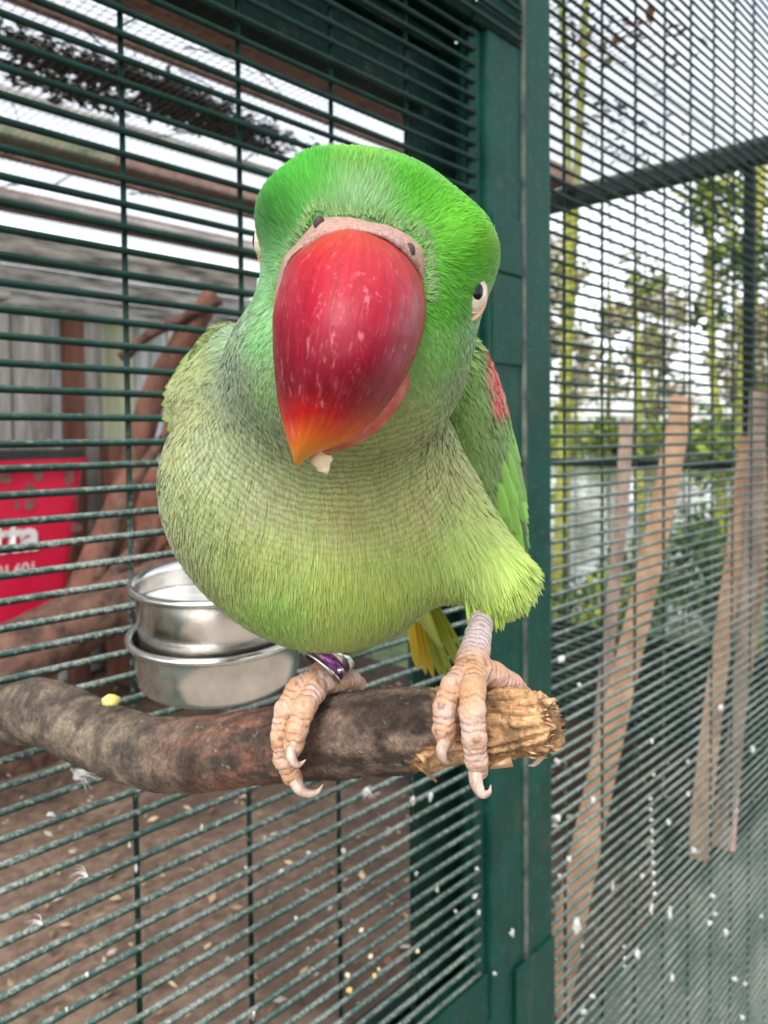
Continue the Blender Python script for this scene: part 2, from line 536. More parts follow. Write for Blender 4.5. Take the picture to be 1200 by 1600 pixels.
obj('shelf_board', bevel_box('shelf_board', -1.55, 0.62, W_BACK - 0.24, W_BACK - 0.035, 1.383, 1.398, 0.002), M['oldwood_h'], bw)
obj('stained_post', bevel_box('stained_post', *[sw(hitw(118, 600, W_BACK - 0.04))[0] + q for q in (-0.02, 0.022)], W_BACK - 0.045, W_BACK - 0.003, FLOOR, 1.40, 0.002), M['redwood'], bw)
obj('stained_post', bevel_box('stained_post', *[sw(hitw(185, 800, W_BACK - 0.05))[0] + q for q in (-0.022, 0.022)], W_BACK - 0.052, W_BACK - 0.004, FLOOR, 1.09, 0.002), M['redwood'], bw)
# brick-red box
bx = thing('wooden_box', W(0.75, 1.2, FLOOR), 'brick-red wooden box standing behind the steel bowls', 'box')
q0 = hitw(216, 800, 1.25); q1 = hitw(330, 800, 1.25)
obj('front_board', bevel_box('front_board', sw(q0)[0], sw(q1)[0], 1.25, 1.262, FLOOR, hitw(216, 735, 1.25)[2], 0.002), noisy('brick_red_board', (0.26, 0.09, 0.06), (0.42, 0.19, 0.13), 30, 0.8, 0.2), bx)
obj('box_body', bevel_box('box_body', sw(q0)[0] + 0.004, sw(q1)[0] - 0.004, 1.263, 1.43, FLOOR, hitw(216, 735, 1.25)[2] - 0.004, 0.002), M['redwood'], bx)

# roof netting, half-inch squares
def netting(name, s0, s1, w0, w1, z, pitch, r):
    V, F = [], []
    def bar(a, b, nrm):
        a, b = np.asarray(a), np.asarray(b)
        d = b - a; d = d / np.linalg.norm(d); sd_ = np.cross(d, (0, 0, 1.0)) * r; up = np.array([0, 0, r])
        k = len(V)
        for p in (a, b):
            V.extend([p - sd_ - up, p + sd_ - up, p + sd_ + up, p - sd_ + up])
        F.extend([[k, k+1, k+5, k+4], [k+1, k+2, k+6, k+5], [k+2, k+3, k+7, k+6], [k+3, k, k+4, k+7]])
    s_ = s0
    while s_ <= s1:
        bar(W(s_, w0, z), W(s_, w1, z), None); s_ += pitch
    w_ = w0
    while w_ <= w1:
        bar(W(s0, w_, z + 2 * r), W(s1, w_, z + 2 * r), None); w_ += pitch
    return mesh_np(name, V, np.array(F))
roof = thing('roof_netting', W(0.0, 0.7, ROOF), 'half-inch wire netting stretched over the aviary as its roof', 'netting')
o = obj('net_wires', netting('net_wires', -1.5, S_END, 0.05, W_BACK, ROOF, 0.0127, 0.0004), M['net'], roof, 'stuff')

def beam_px(px, py, thick_s, hgt, z0, mat, label, s0=-1.5, s1=S_END - 0.03):
    w_ = sw(hitz(px, py, z0))[1]
    o = obj('roof_batten', bevel_box('roof_batten', s0, s1, w_ - thick_s / 2, w_ + thick_s / 2, z0, z0 + hgt, 0.002), mat)
    return tag(o, label, 'batten')
beam_px(330, 55, 0.055, 0.03, ROOF + 0.003, M['beam'], 'broad brown batten on the roof netting, just behind the green top plate')
s_split = sw(hitz(168, 262, ROOF + 0.003))[0]
beam_px(200, 272, 0.075, 0.025, ROOF + 0.003, M['beam'], 'red-brown half of the middle roof batten', s_split + 0.002)
beam_px(200, 272, 0.078, 0.026, ROOF + 0.003, M['greenbeam'], 'mossy green half of the middle roof batten', -1.5, s_split)
beam_px(250, 372, 0.08, 0.03, ROOF + 0.003, M['beam'], 'brown roof batten next to the grey board wall')

M['rust'] = noisy('rusty_sheet', (0.14, 0.05, 0.03), (0.42, 0.22, 0.14), 45, 0.9, 0.5, 0.002)
for px_, py_, th_, m_, lab in ((120, 40, 0.016, 'rust', 'thin rusty strip on the roof netting before the dark leaf heap'), (150, 195, 0.028, 'oldwood_h', 'narrow grey lath on the roof netting behind the dark leaf heap'),
                               (300, 318, 0.022, 'rust', 'thin rusty strip between the middle batten and the board wall'), (60, 320, 0.014, 'oldwood_h', 'thin grey lath close to the board wall on the roof netting')):
    beam_px(px_, py_, th_, 0.012, ROOF + 0.0025, M[m_], lab)
# leaf litter on the roof
def leaf_patch(name, centers, n, size, cols, mat, spread):
    V, F, Cc = [], [], []
    for k in range(n):
        c = centers[k % len(centers)]
        p = np.array(c) + np.array(D2) * random.gauss(0, spread[0]) + N2 * random.gauss(0, spread[1])
        p[2] = ROOF + 0.002 + abs(random.gauss(0, 0.006))
        a = random.uniform(0, 6.28); L = size * random.uniform(0.5, 1.2); w_ = L * random.uniform(0.3, 0.55)
        dx = np.array([math.cos(a), math.sin(a), random.gauss(0, 0.25)]); dy = np.array([-math.sin(a), math.cos(a), random.gauss(0, 0.3)])
        b = len(V)
        V.extend([p - dx*L/2, p + dy*w_/2 + (0,0,0.002), p + dx*L/2, p - dy*w_/2 + (0,0,0.002)])
        F.append([b, b+1, b+2, b+3])
        cc = np.array(random.choice(cols)) * random.uniform(0.7, 1.3)
        Cc.extend([cc] * 4)
    me = mesh_np(name, V, np.array(F)); vcol(me, np.array(Cc))
    return me
def m_vcol(name, rough=0.6, sss=0.0, trans=0.0, spec=0.4):
    t = NT(name)
    a = t.add('ShaderNodeAttribute', attribute_name='col')
    t.set(color=a.outputs['Color'], rough=rough, spec=spec)
    if trans:
        tr = t.add('ShaderNodeBsdfTranslucent'); t.l.new(a.outputs['Color'], tr.inputs['Color'])
        mx = t.add('ShaderNodeMixShader'); mx.inputs[0].default_value = trans
        t.l.new(t.b.outputs[0], mx.inputs[1]); t.l.new(tr.outputs[0], mx.inputs[2]); t.l.new(mx.outputs[0], t.out.inputs['Surface'])
    return t.m
M['litter'] = m_vcol('dead_leaf', 0.8)
cs = [hitz(x, y, ROOF) for x, y in ((30, 75), (80, 105), (150, 120), (210, 130), (250, 150), (290, 165), (330, 185), (370, 200), (300, 195), (240, 178), (350, 215), (390, 230), (60, 125), (120, 158), (270, 145), (400, 210))]
o = obj('leaf_litter', leaf_patch('leaf_litter', cs, 2600, 0.024, [(0.012, 0.012, 0.010), (0.025, 0.02, 0.015), (0.02, 0.03, 0.012)], M['litter'], (0.055, 0.014)), M['litter'], kind='stuff')
tag(o, 'dark heap of wet dead leaves lying on the roof netting', 'leaf litter')
cs = [hitz(x, y, ROOF) for x, y in ((872, 105), (905, 60), (930, 110), (950, 75), (985, 65), (990, 40), (880, 170), (900, 190), (1000, 85), (1085, 95), (1000, 150), (1040, 60))]
o = obj('fallen_leaves', leaf_patch('fallen_leaves', cs, 90, 0.022, [(0.55, 0.16, 0.07), (0.6, 0.30, 0.10), (0.45, 0.35, 0.12)], M['litter'], (0.02, 0.02)), M['litter'], kind='stuff')
tag(o, 'scattered orange autumn leaves on the roof netting beyond the post', 'leaves')
cs = [hitz(x, y, ROOF) for x, y in ((900, 150), (880, 130), (950, 180), (1000, 210), (960, 245), (990, 255), (930, 215), (870, 80), (920, 30))]
o = obj('leaf_litter', leaf_patch('leaf_litter', cs, 260, 0.016, [(0.03, 0.03, 0.028), (0.06, 0.05, 0.04)], M['litter'], (0.05, 0.02)), M['litter'], kind='stuff')
tag(o, 'thin dark streaks of leaf litter on the roof netting beyond the post', 'leaf litter')

def floor_litter(n=2600):
    V, F, Cc = [], [], []
    pal = [(0.45, 0.34, 0.20), (0.30, 0.20, 0.12), (0.10, 0.07, 0.05), (0.55, 0.50, 0.42), (0.22, 0.10, 0.06), (0.16, 0.15, 0.10)]
    for k in range(n):
        s_, w_ = random.uniform(-0.9, 1.35), 0.03 + 1.4 * random.random()**1.3
        p = W(s_, w_, 0); p[2] = FLOOR + 0.035 * (fbm(np.array([[p[0], p[1], FLOOR]]) * 4.0)[0] - 0.5) + 0.007
        a = random.uniform(0, 6.28); L = random.uniform(0.003, 0.011); wd = L * random.uniform(0.18, 0.6)
        dx = np.array([math.cos(a), math.sin(a), random.gauss(0, 0.2)]) * L; dy = np.array([-math.sin(a), math.cos(a), random.gauss(0, 0.2)]) * wd
        up = np.array([0, 0, random.uniform(0.0008, 0.003)]); b = len(V)
        V += [p - dx, p + dy, p + dx, p - dy, p + up]; F += [[b, b+1, b+4], [b+1, b+2, b+4], [b+2, b+3, b+4], [b+3, b, b+4]]
        Cc += [np.array(random.choice(pal)) * random.uniform(0.6, 1.2)] * 5
    me = mesh_np('floor_litter', V, np.array(F)); vcol(me, np.array(Cc)); return me
o = obj('floor_litter', floor_litter(), M['litter'], kind='stuff'); tag(o, 'bits of husk, bark and straw strewn over the soil floor', 'litter')
def twigs(n=46):
    V, F, Cc = [], [], []
    for k in range(n):
        c = hitz(random.uniform(-40, 430), random.uniform(30, 330), ROOF + 0.004); a = random.gauss(ANG, 0.9); L = random.uniform(0.03, 0.16)
        d_ = np.array([math.sin(a), math.cos(a), 0]); m_ = c + d_ * L / 2 + np.array([random.gauss(0, 0.008), random.gauss(0, 0.008), random.uniform(0.001, 0.012)]); e = c + d_ * L
        v, f = tube_arr(spline(np.array([c, m_, e]), 6), np.linspace(0.0022, 0.0007, 6) * random.uniform(0.5, 1.2), 5)
        b = len(V); V += list(v); F += [[i_ + b for i_ in q] for q in f]; Cc += [np.array((0.05, 0.035, 0.025)) * random.uniform(0.4, 1.6)] * len(v)
    me = mesh_np('twigs', V, F); vcol(me, np.array(Cc)); return me
o = obj('roof_twigs', twigs(), M['litter'], kind='stuff'); tag(o, 'thin dark twigs scattered over the roof netting', 'twigs')

# end partition (square to the wire wall), with fine wires
part_ = thing('end_partition', W(S_END, 0.6, FLOOR), 'dark green framed wire partition closing the far end of the aviary', 'partition')
def box_sw(name, s0, s1, w0, w1, z0, z1, m, parent, b=0.002):
    return obj(name, bevel_box(name, s0, s1, w0, w1, z0, z1, b), m, parent)
zr = hits(1000, 724, S_END)[2]
box_sw('mid_rail', S_END - 0.006, S_END + 0.012, 0.03, W_BACK - 0.02, zr - 0.008, zr + 0.008, M['dark'], part_)
box_sw('top_beam', S_END - 0.012, S_END + 0.03, 0.02, W_BACK - 0.02, ROOF - 0.028, ROOF + 0.010, M['dark'], part_)
for w_ in (sw(hits(1172, 600, S_END))[1], 1.25):
    box_sw('upright', S_END + 0.0125, S_END + 0.03, w_, w_ + 0.018, FLOOR, ROOF - 0.03, M['dark'], part_)
box_sw('added_dark_board', S_END - 0.004, S_END + 0.012, 0.03, 0.80, FLOOR, FLOOR + 0.20, M['dark'], part_)  # added dark board, stands in for the darkness low behind the wires
mh = tube('wire', [W(S_END - 0.006, 0.02, 0), W(S_END - 0.006, 0.7, 0), W(S_END - 0.006, W_BACK - 0.02, 0)], 0.0011, 6); mh.materials.append(M['wire'])
for k in range(int((ROOF - FLOOR - 0.04) / PITCH_Z)):
    o = bpy.data.objects.new('horizontal_wire', mh); o.location = (0, 0, FLOOR + 0.01 + k * PITCH_Z); link(o, part_)
mv = tube('wire', [(0, 0, FLOOR), (0, 0, 1.0), (0, 0, ROOF - 0.03)], 0.0011, 6); mv.materials.append(M['wire'])
for k in range(int((W_BACK - 0.06) / PITCH_S)):
    o = bpy.data.objects.new('vertical_wire', mv); o.location = Vector(W(S_END + 0.0022, 0.05 + k * PITCH_S, 0)); link(o, part_)

# leaning planks
def plank(top, bot, wpx, m, label, thick=0.012):
    a = hits(top[0], top[1], S_END - 0.035)
    b = hitz(bot[0], bot[1], FLOOR + 0.004)
    Z = -w2c(a)[2]
    wd = wpx / FPX * Z
    ax = a - b; L = np.linalg.norm(ax); ax /= L
    side = np.cross(ax, N2); side = np.cross(ray(*top), ax); side /= np.linalg.norm(side)
    nr = np.cross(ax, side)
    import bmesh
    v, f = box_arr((-wd/2, -thick/2, 0), (wd/2, thick/2, L))
    v = np.array(v)
    # taper and slight twist so that it reads as a riven stake
    n = 14
    V, F = [], []
    for i in range(n):
        t = i / (n - 1); ww = wd * (0.92 + 0.10 * math.sin(3 * t + top[0])) / 2; off = 0.004 * math.sin(5 * t + top[0])
        for x, y in ((-ww, -thick/2), (ww, -thick/2), (ww, thick/2), (-ww, thick/2)):
            V.append(b + ax * L * t + side * (x + off) + nr * y)
    for i in range(n - 1):
        for j in range(4):
            F.append([i*4+j, i*4+(j+1) % 4, (i+1)*4+(j+1) % 4, (i+1)*4+j])
    F += [[3, 2, 1, 0], [(n-1)*4, (n-1)*4+1, (n-1)*4+2, (n-1)*4+3]]
    me = mesh_np('leaning_plank', V, F)
    bm = bmesh.new(); bm.from_mesh(me); bmesh.ops.recalc_face_normals(bm, faces=bm.faces)
    bmesh.ops.bevel(bm, geom=[e for e in bm.edges if e.calc_face_angle(0) > 1.0], offset=0.0012, segments=1, affect='EDGES')
    bm.to_mesh(me); bm.free()
    return tag(obj('leaning_plank', me, m), label, 'plank')
plank((1066, 622), (866, 1590), 34, M['plank'], 'wide tan plank leaning across the rail, the longest of the leaning planks')
plank((978, 655), (930, 1290), 21, M['plank2'], 'narrow pinkish-grey plank beside the longest tan plank')
plank((1166, 684), (1092, 1345), 30, M['plank'], 'tan plank of the middle pair, next to the grey-brown plank')
plank((1186, 612), (1140, 1330), 24, M['plank2'], 'grey-brown plank standing behind the pair of tan planks')
plank((1205, 700), (1126, 1325), 22, M['plank'], 'slim tan stake leaning against the grey-brown plank')

# logs and red tub at the back
def log(name, pts, rads, label, m=None, n=40, cat='log'):
    c = spline(np.array(pts), n); r = np.interp(np.linspace(0, 1, n), np.linspace(0, 1, len(rads)), rads)
    v, f = tube_arr(c, r, 20)
    cc = np.repeat(c, 20, 0); d = v - cc; L = np.linalg.norm(d, axis=1)[:, None] + 1e-9
    v = cc + d * (1 + 0.35 * (fbm(v * 22.0)[:, None] - 0.5) + 0.2 * (fbm(v * 70.0, 3)[:, None] - 0.5))
    return tag(obj(name, mesh_np(name, v, f, True), m or M['log']), label, cat)
def zf(px, py, Z): return P(px, py, Z)
log('driftwood_log', [zf(-190, 1150, 1.12), zf(-60, 1075, 1.17), zf(60, 1005, 1.23), zf(170, 948, 1.30), zf(260, 905, 1.37), zf(330, 880, 1.43)], [0.055, 0.06, 0.056, 0.050, 0.042, 0.03], 'thick dark brown log lying on the soil below the red tub')
log('driftwood_log', [zf(120, 960, 1.33), zf(150, 880, 1.36), zf(185, 800, 1.40), zf(215, 700, 1.45), zf(240, 620, 1.49), zf(275, 555, 1.52), zf(310, 500, 1.55), zf(330, 460, 1.57)], [0.034, 0.030, 0.027, 0.025, 0.026, 0.027, 0.024, 0.016], 'upright crooked red-brown branch in front of the grey board wall', M['redwood'])
log('driftwood_log', [zf(230, 930, 1.40), zf(290, 850, 1.46), zf(360, 815, 1.52), zf(430, 790, 1.6)], [0.032, 0.03, 0.028, 0.02], 'short red-brown log behind the steel bowls', M['redwood'])

for a_, b_, c_, r0, r1, lab, m_ in (((150, 905, 1.34), (205, 760, 1.40), (290, 640, 1.46), 0.016, 0.009, 'thin dark branch crossing the upright crooked branch', 'log'),
        ((60, 1000, 1.20), (150, 930, 1.30), (235, 830, 1.38), 0.020, 0.012, 'bent dark branch lying on the thick log', 'log'),
        ((190, 560, 1.50), (240, 520, 1.50), (345, 470, 1.54), 0.012, 0.008, 'short dark stick wedged under the shelf board', 'log'),
        ((205, 950, 1.35), (250, 790, 1.42), (262, 660, 1.46), 0.013, 0.008, 'slim stick standing beside the brick-red box', 'redwood')):
    log('driftwood_stick', [zf(*a_), zf(*b_), zf(*c_)], [r0, (r0 + r1) / 2, r1], lab, M[m_], 24, 'branch')
# red tub with print
TUBW = 1.00
M['redtub'] = noisy('faded_red_plastic', (0.62, 0.008, 0.045), (0.74, 0.018, 0.07), 12, 0.45, 0.1)
M['lid'] = noisy('black_plastic_lid', (0.015, 0.016, 0.016), (0.04, 0.042, 0.04), 20, 0.5, 0.1)
M['print'] = noisy('worn_white_print', (0.75, 0.70, 0.70), (0.85, 0.83, 0.82), 60, 0.6, 0)
M['worn'] = noisy('worn_patch', (0.20, 0.07, 0.07), (0.30, 0.14, 0.13), 50, 0.8, 0)
tz1 = hitw(60, 716, TUBW)[2]; tz0 = hitw(60, 968, TUBW)[2]
s1t = sw(hitw(136, 715, TUBW))[0]; s1b = sw(hitw(112, 968, TUBW))[0]
sct = s1t - 0.22
tub = thing('red_tub', W(sct, TUBW + 0.12, tz0), 'red plastic tub with white print and a black lid beside the logs', 'tub')
def rrect(s0, s1, w0, w1, r, z, n=6):
    out = []
    for cs_, cw, a0 in ((s1 - r, w0 + r, -math.pi/2), (s1 - r, w1 - r, 0), (s0 + r, w1 - r, math.pi/2), (s0 + r, w0 + r, math.pi)):
        for a in np.linspace(a0, a0 + math.pi/2, n):
            out.append(W(cs_ + r * math.cos(a), cw + r * math.sin(a), z))
    return out
def loft(name, rings, cap=True, smooth=False):
    n = len(rings[0]); v = [p for r_ in rings for p in r_]; f = []
    for i in range(len(rings) - 1):
        for j in range(n):
            f.append([i*n+j, i*n+(j+1) % n, (i+1)*n+(j+1) % n, (i+1)*n+j])
    if cap:
        f.append(list(range(n))[::-1]); f.append([(len(rings)-1)*n + j for j in range(n)])
    import bmesh
    me = mesh_np(name, v, f)
    bm = bmesh.new(); bm.from_mesh(me); bmesh.ops.recalc_face_normals(bm, faces=bm.faces); bm.to_mesh(me); bm.free()
    if smooth: me.polygons.foreach_set('use_smooth', np.ones(len(me.polygons), bool))
    return me
tp = s1t - s1b
rings = []
for t in np.linspace(0, 1, 8):
    dd = tp * (1 - t)
    rib = 0.0
    rings.append(rrect(2*sct - s1t + dd, s1t - dd, TUBW + 0.02*(1-t), TUBW + 0.24 - 0.02*(1-t), 0.018, tz0 + (tz1 - tz0) * t))
obj('tub_body', loft('tub_body', rings), M['redtub'], tub)
obj('rim', loft('rim', [rrect(2*sct - s1t - 0.006, s1t + 0.006, TUBW - 0.006, TUBW + 0.246, 0.02, tz1 - 0.022), rrect(2*sct - s1t - 0.008, s1t + 0.008, TUBW - 0.008, TUBW + 0.248, 0.02, tz1 - 0.002)]), M['redtub'], tub)
obj('lid', loft('lid', [rrect(2*sct - s1t - 0.004, s1t + 0.000, TUBW - 0.006, TUBW + 0.244, 0.02, tz1 - 0.0015), rrect(2*sct - s1t - 0.004, s1t - 0.0, TUBW - 0.006, TUBW + 0.244, 0.02, tz1 + 0.014)]), M['lid'], tub)
def text_on(name, body, px_r, py_b, hpx, w_, m, parent, bold=0.0):
    cu = bpy.data.curves.new(name, 'FONT'); cu.body = body; cu.align_x = 'RIGHT'; cu.size = 1.0; cu.offset = bold; cu.space_character = 0.95
    to = bpy.data.objects.new('tmp', cu); col.objects.link(to)
    dg = bpy.context.evaluated_depsgraph_get()
    me = bpy.data.meshes.new_from_object(to.evaluated_get(dg))
    bpy.data.objects.remove(to); bpy.data.curves.remove(cu)
    o3 = hitw(px_r, py_b, w_); Z = -w2c(o3)[2]; k = hpx / FPX * Z / 0.7
    v = np.empty(len(me.vertices) * 3, np.float32); me.vertices.foreach_get('co', v); v = v.reshape(-1, 3)
    o3s = o3[None] + v[:, :1] * k * D2[None] + v[:, 1:2] * k * np.array([[0, 0, 1.0]])
    # follow the slight backward lean of the tub's front
    o3s += N2[None] * (0.02 * (tz1 - o3s[:, 2:3]) / (tz1 - tz0))
    me.vertices.foreach_set('co', o3s.astype(np.float32).ravel()); me.update()
    me.materials.clear(); me.materials.append(m)
    return obj(name, me, m, parent)
text_on('lettering', 'tta', 66, 858, 48, TUBW - 0.003, M['print'], tub, 0.035)
text_on('lettering', '601.601', 63, 895, 17, TUBW - 0.003, M['print'], tub, 0.01)
def patch(px, py, wpx, hpx, m, parent, name, w_):
    c = hitw(px, py, w_); Z = -w2c(c)[2]; a = wpx / FPX * Z / 2; b = hpx / FPX * Z / 2
    ang = np.linspace(0, 2 * math.pi, 14, endpoint=False)
    v = []
    for q in ang:
        rr = 1 + random.uniform(-0.3, 0.3)
        p = c + D2 * a * rr * math.cos(q) + np.array([0, 0, b * rr * math.sin(q)])
        p = p + N2 * (0.02 * (tz1 - p[2]) / (tz1 - tz0))
        v.append(p)
    return obj(name, mesh_np(name, v, [list(range(14))]), m, parent)
for x, y, a, b in ((8, 748, 22, 20), (60, 742, 14, 24), (48, 762, 14, 16), (110, 745, 16, 30), (48, 788, 16, 18), (28, 790, 10, 10), (118, 772, 10, 12), (122, 825, 18, 14)):
    patch(x, y, a, b, M['worn'], tub, 'worn_patch', TUBW - 0.002)
# block that carries the tub
blk = obj('wooden_block', bevel_box('wooden_block', sct - 0.24, s1b - 0.012, TUBW + 0.03, TUBW + 0.22, FLOOR - 0.01, tz0 - 0.001, 0.006), M['log'])
tag(blk, 'rough brown wooden block that the red tub stands on', 'block')

# ------------------------------------------------------------------ garden beyond
M['water'] = NT('pond_water').set(color=(0.10, 0.12, 0.11), rough=0.08, spec=0.5).m
t = NT('pond_water'); t.set(color=(0.10, 0.12, 0.10), rough=0.06, spec=0.6); t.bump(t.noise(2.5, 3), 0.15, 0.05); M['water'] = t.m
def disc(name, cx, cy, rx, ry, z, n=64):
    v = [(cx + rx * math.cos(a) * (1 + 0.08 * math.sin(3*a)), cy + ry * math.sin(a) * (1 + 0.06 * math.cos(5*a)), z) for a in np.linspace(0, 2*math.pi, n, endpoint=False)]
    return mesh_np(name, v, [list(range(n))])
obj('pond', disc('pond', 5.0, 20.0, 17, 17.0, 0.006), M['water'], kind='structure')

M['leaf'] = m_vcol('green_leaf', 0.55, trans=0.35)
M['bark'] = noisy('mossy_bark', (0.12, 0.13, 0.02), (0.32, 0.33, 0.06), 12, 0.9, 0.6, 0.01)
M['darkbark'] = noisy('dark_bark', (0.03, 0.028, 0.02), (0.09, 0.08, 0.05), 12, 0.9, 0.6, 0.01)
def leaves(name, blobs, n, size, cols):
    bl = np.array([b[:3] for b in blobs]); rr = np.array([b[3] for b in blobs])
    wsel = rng.choice(len(bl), n, p=rr**2 / np.sum(rr**2))
    d = rng.normal(size=(n, 3)); d /= np.linalg.norm(d, axis=1)[:, None]
    p = bl[wsel] + d * rr[wsel, None] * rng.uniform(0.35, 1.05, (n, 1))
    a = rng.normal(size=(n, 3)); a /= np.linalg.norm(a, axis=1)[:, None]
    b = np.cross(a, rng.normal(size=(n, 3))); b /= np.linalg.norm(b, axis=1)[:, None]
    L = size * rng.uniform(0.6, 1.3, (n, 1))
    V = np.stack([p - a*L/2, p + b*L*0.28, p + a*L/2, p - b*L*0.28], 1).reshape(-1, 3)
    F = np.arange(4*n).reshape(n, 4)
    c = np.array(cols)[rng.integers(0, len(cols), n)] * rng.uniform(0.65, 1.35, (n, 1))
    me = mesh_np(name, V, F); vcol(me, np.repeat(c, 4, 0))
    return me
YG = [(0.26, 0.32, 0.03), (0.34, 0.36, 0.05), (0.18, 0.26, 0.03)]
DG = [(0.03, 0.07, 0.015), (0.05, 0.10, 0.02), (0.08, 0.13, 0.03)]
def tree(px, Z, trunk_r, top, blobs, nl, size, cols, label, lean=0.0, bark='bark'):
    b = hitz(px, CY + FPX * H / Z, 0.0); b = np.array([(px - CX) / FPX * Z, Z, 0.0])
    tr = thing('young_tree', b, label, 'tree')
    pts = [b + np.array([lean * t_ + 0.05 * math.sin(4 * t_ + px), 0, top * t_]) for t_ in np.linspace(0, 1, 10)]
    obj('trunk', tube('trunk', pts, np.linspace(trunk_r, trunk_r * 0.45, 10), 10), M[bark], tr)
    for k in range(2):
        q = pts[7 + k]; a = random.uniform(0, 6.28)
        e = q + np.array([math.cos(a), math.sin(a), 0.9]) * random.uniform(0.25, 0.5)
        obj('limb', tube('limb', [q, (q + e) / 2 + (0, 0, -0.04), e], [trunk_r * 0.4, trunk_r * 0.28, trunk_r * 0.12], 7), M[bark], tr)
    obj('crown', leaves('crown', [(b[0] + x, b[1] + y, z, r_) for x, y, z, r_ in blobs], nl, size, cols), M['leaf'], tr, 'stuff')
tree(873, 4.2, 0.035, 4.6, [(0, 0, 4.3, 0.4), (0.1, 0.2, 1.2, 0.12), (-0.05, 0.1, 0.75, 0.12)], 450, 0.07, YG, 'mossy yellow-green young tree just beyond the post')
tree(890, 5.0, 0.04, 5.2, [(0.2, 0, 4.9, 0.4), (0.0, 0.2, 1.0, 0.16)], 400, 0.07, YG, 'second mossy thin tree close behind the first mossy one', 0.1)
tree(1120, 5.2, 0.04, 2.9, [(0, 0, 2.65, 0.22), (0.05, 0, 2.25, 0.16), (0, 0.1, 1.9, 0.13), (0, 0, 1.0, 0.3)], 900, 0.08, YG + DG, 'slim tree with a dark drooping top and lime leaves', 0.0)
tree(1010, 9.0, 0.05, 3.0, [(0, 0, 2.9, 0.25), (0, 0, 1.0, 0.3)], 300, 0.09, DG + YG, 'thin pale tree at the edge of the pond', -0.2)
tree(1178, 3.6, 0.05, 2.4, [(0, 0, 1.9, 0.16), (0.1, 0, 1.0, 0.25)], 450, 0.07, DG, 'stout mossy trunk rising behind the grey-brown plank', 0)
def shrub(px, Z, r_, cols, label, n=1500, size=0.06):
    b = np.array([(px - CX) / FPX * Z, Z, 0.0])
    th = thing('shrub', b, label, 'shrub')
    bl = [(b[0] + random.uniform(-r_, r_), b[1] + random.uniform(-r_, r_) * 0.6, r_ * random.uniform(0.3, 1.1), r_ * random.uniform(0.3, 0.55)) for _ in range(9)]
    obj('foliage', leaves('foliage', bl, n, size, cols), M['leaf'], th, 'stuff')
    for k in range(5):
        e = b + np.array([random.uniform(-r_, r_), random.uniform(-r_, r_) * 0.5, r_ * random.uniform(0.7, 1.2)])
        obj('stem', tube('stem', [b, (b + e) / 2 + (0, 0, 0.05), e], [0.015, 0.01, 0.004], 6), M['darkbark'], th)
shrub(1010, 4.5, 0.42, DG, 'dark green shrub at the foot of the leaning planks')
shrub(890, 3.9, 0.30, DG + YG, 'low mixed green shrub at the foot of the mossy trees')
shrub(1150, 5.5, 0.5, DG + YG, 'broad green shrub on the bank of the pond')
shrub(650, 4.6, 0.25, DG, 'small dark shrub in line with the gap between the bird\'s legs', 700)
# far bank
for k, x in enumerate(np.linspace(6, 30, 13)):
    x = x + random.uniform(-0.8, 0.8); y = random.uniform(43, 50); h_ = random.uniform(8.5, 13.5)
    tr = thing('far_tree', (x, y, 0), 'tall thin-leaved tree beyond the far bank of the pond', 'tree', 'trees beyond the pond')
    obj('trunk', tube('trunk', [(x, y, 0), (x + 0.2, y, h_ * 0.5), (x, y, h_ * 0.92)], [0.2, 0.13, 0.04], 7), M['bark'], tr)
    obj('crown', leaves('crown', [(x + random.gauss(0, 1.0), y + random.gauss(0, 0.8), h_ * random.uniform(0.25, 1.0), random.uniform(0.6, 1.5)) for _ in range(11)], 1100, 0.42, [(0.34, 0.30, 0.16), (0.24, 0.26, 0.08), (0.40, 0.32, 0.22)]), M['leaf'], tr, 'stuff')
bl = []
for k in range(70):
    x = random.uniform(-12, 30); y = random.uniform(37, 42)
    bl.append((x, y, random.uniform(0.1, 1.4), random.uniform(0.6, 1.1)))
o = obj('far_bank_bushes', leaves('far_bank_bushes', bl, 16000, 0.32, YG + DG + [(0.30, 0.22, 0.12)]), M['leaf'], kind='stuff')
tag(o, 'low mass of pale green bushes along the far bank of the pond', 'bushes')

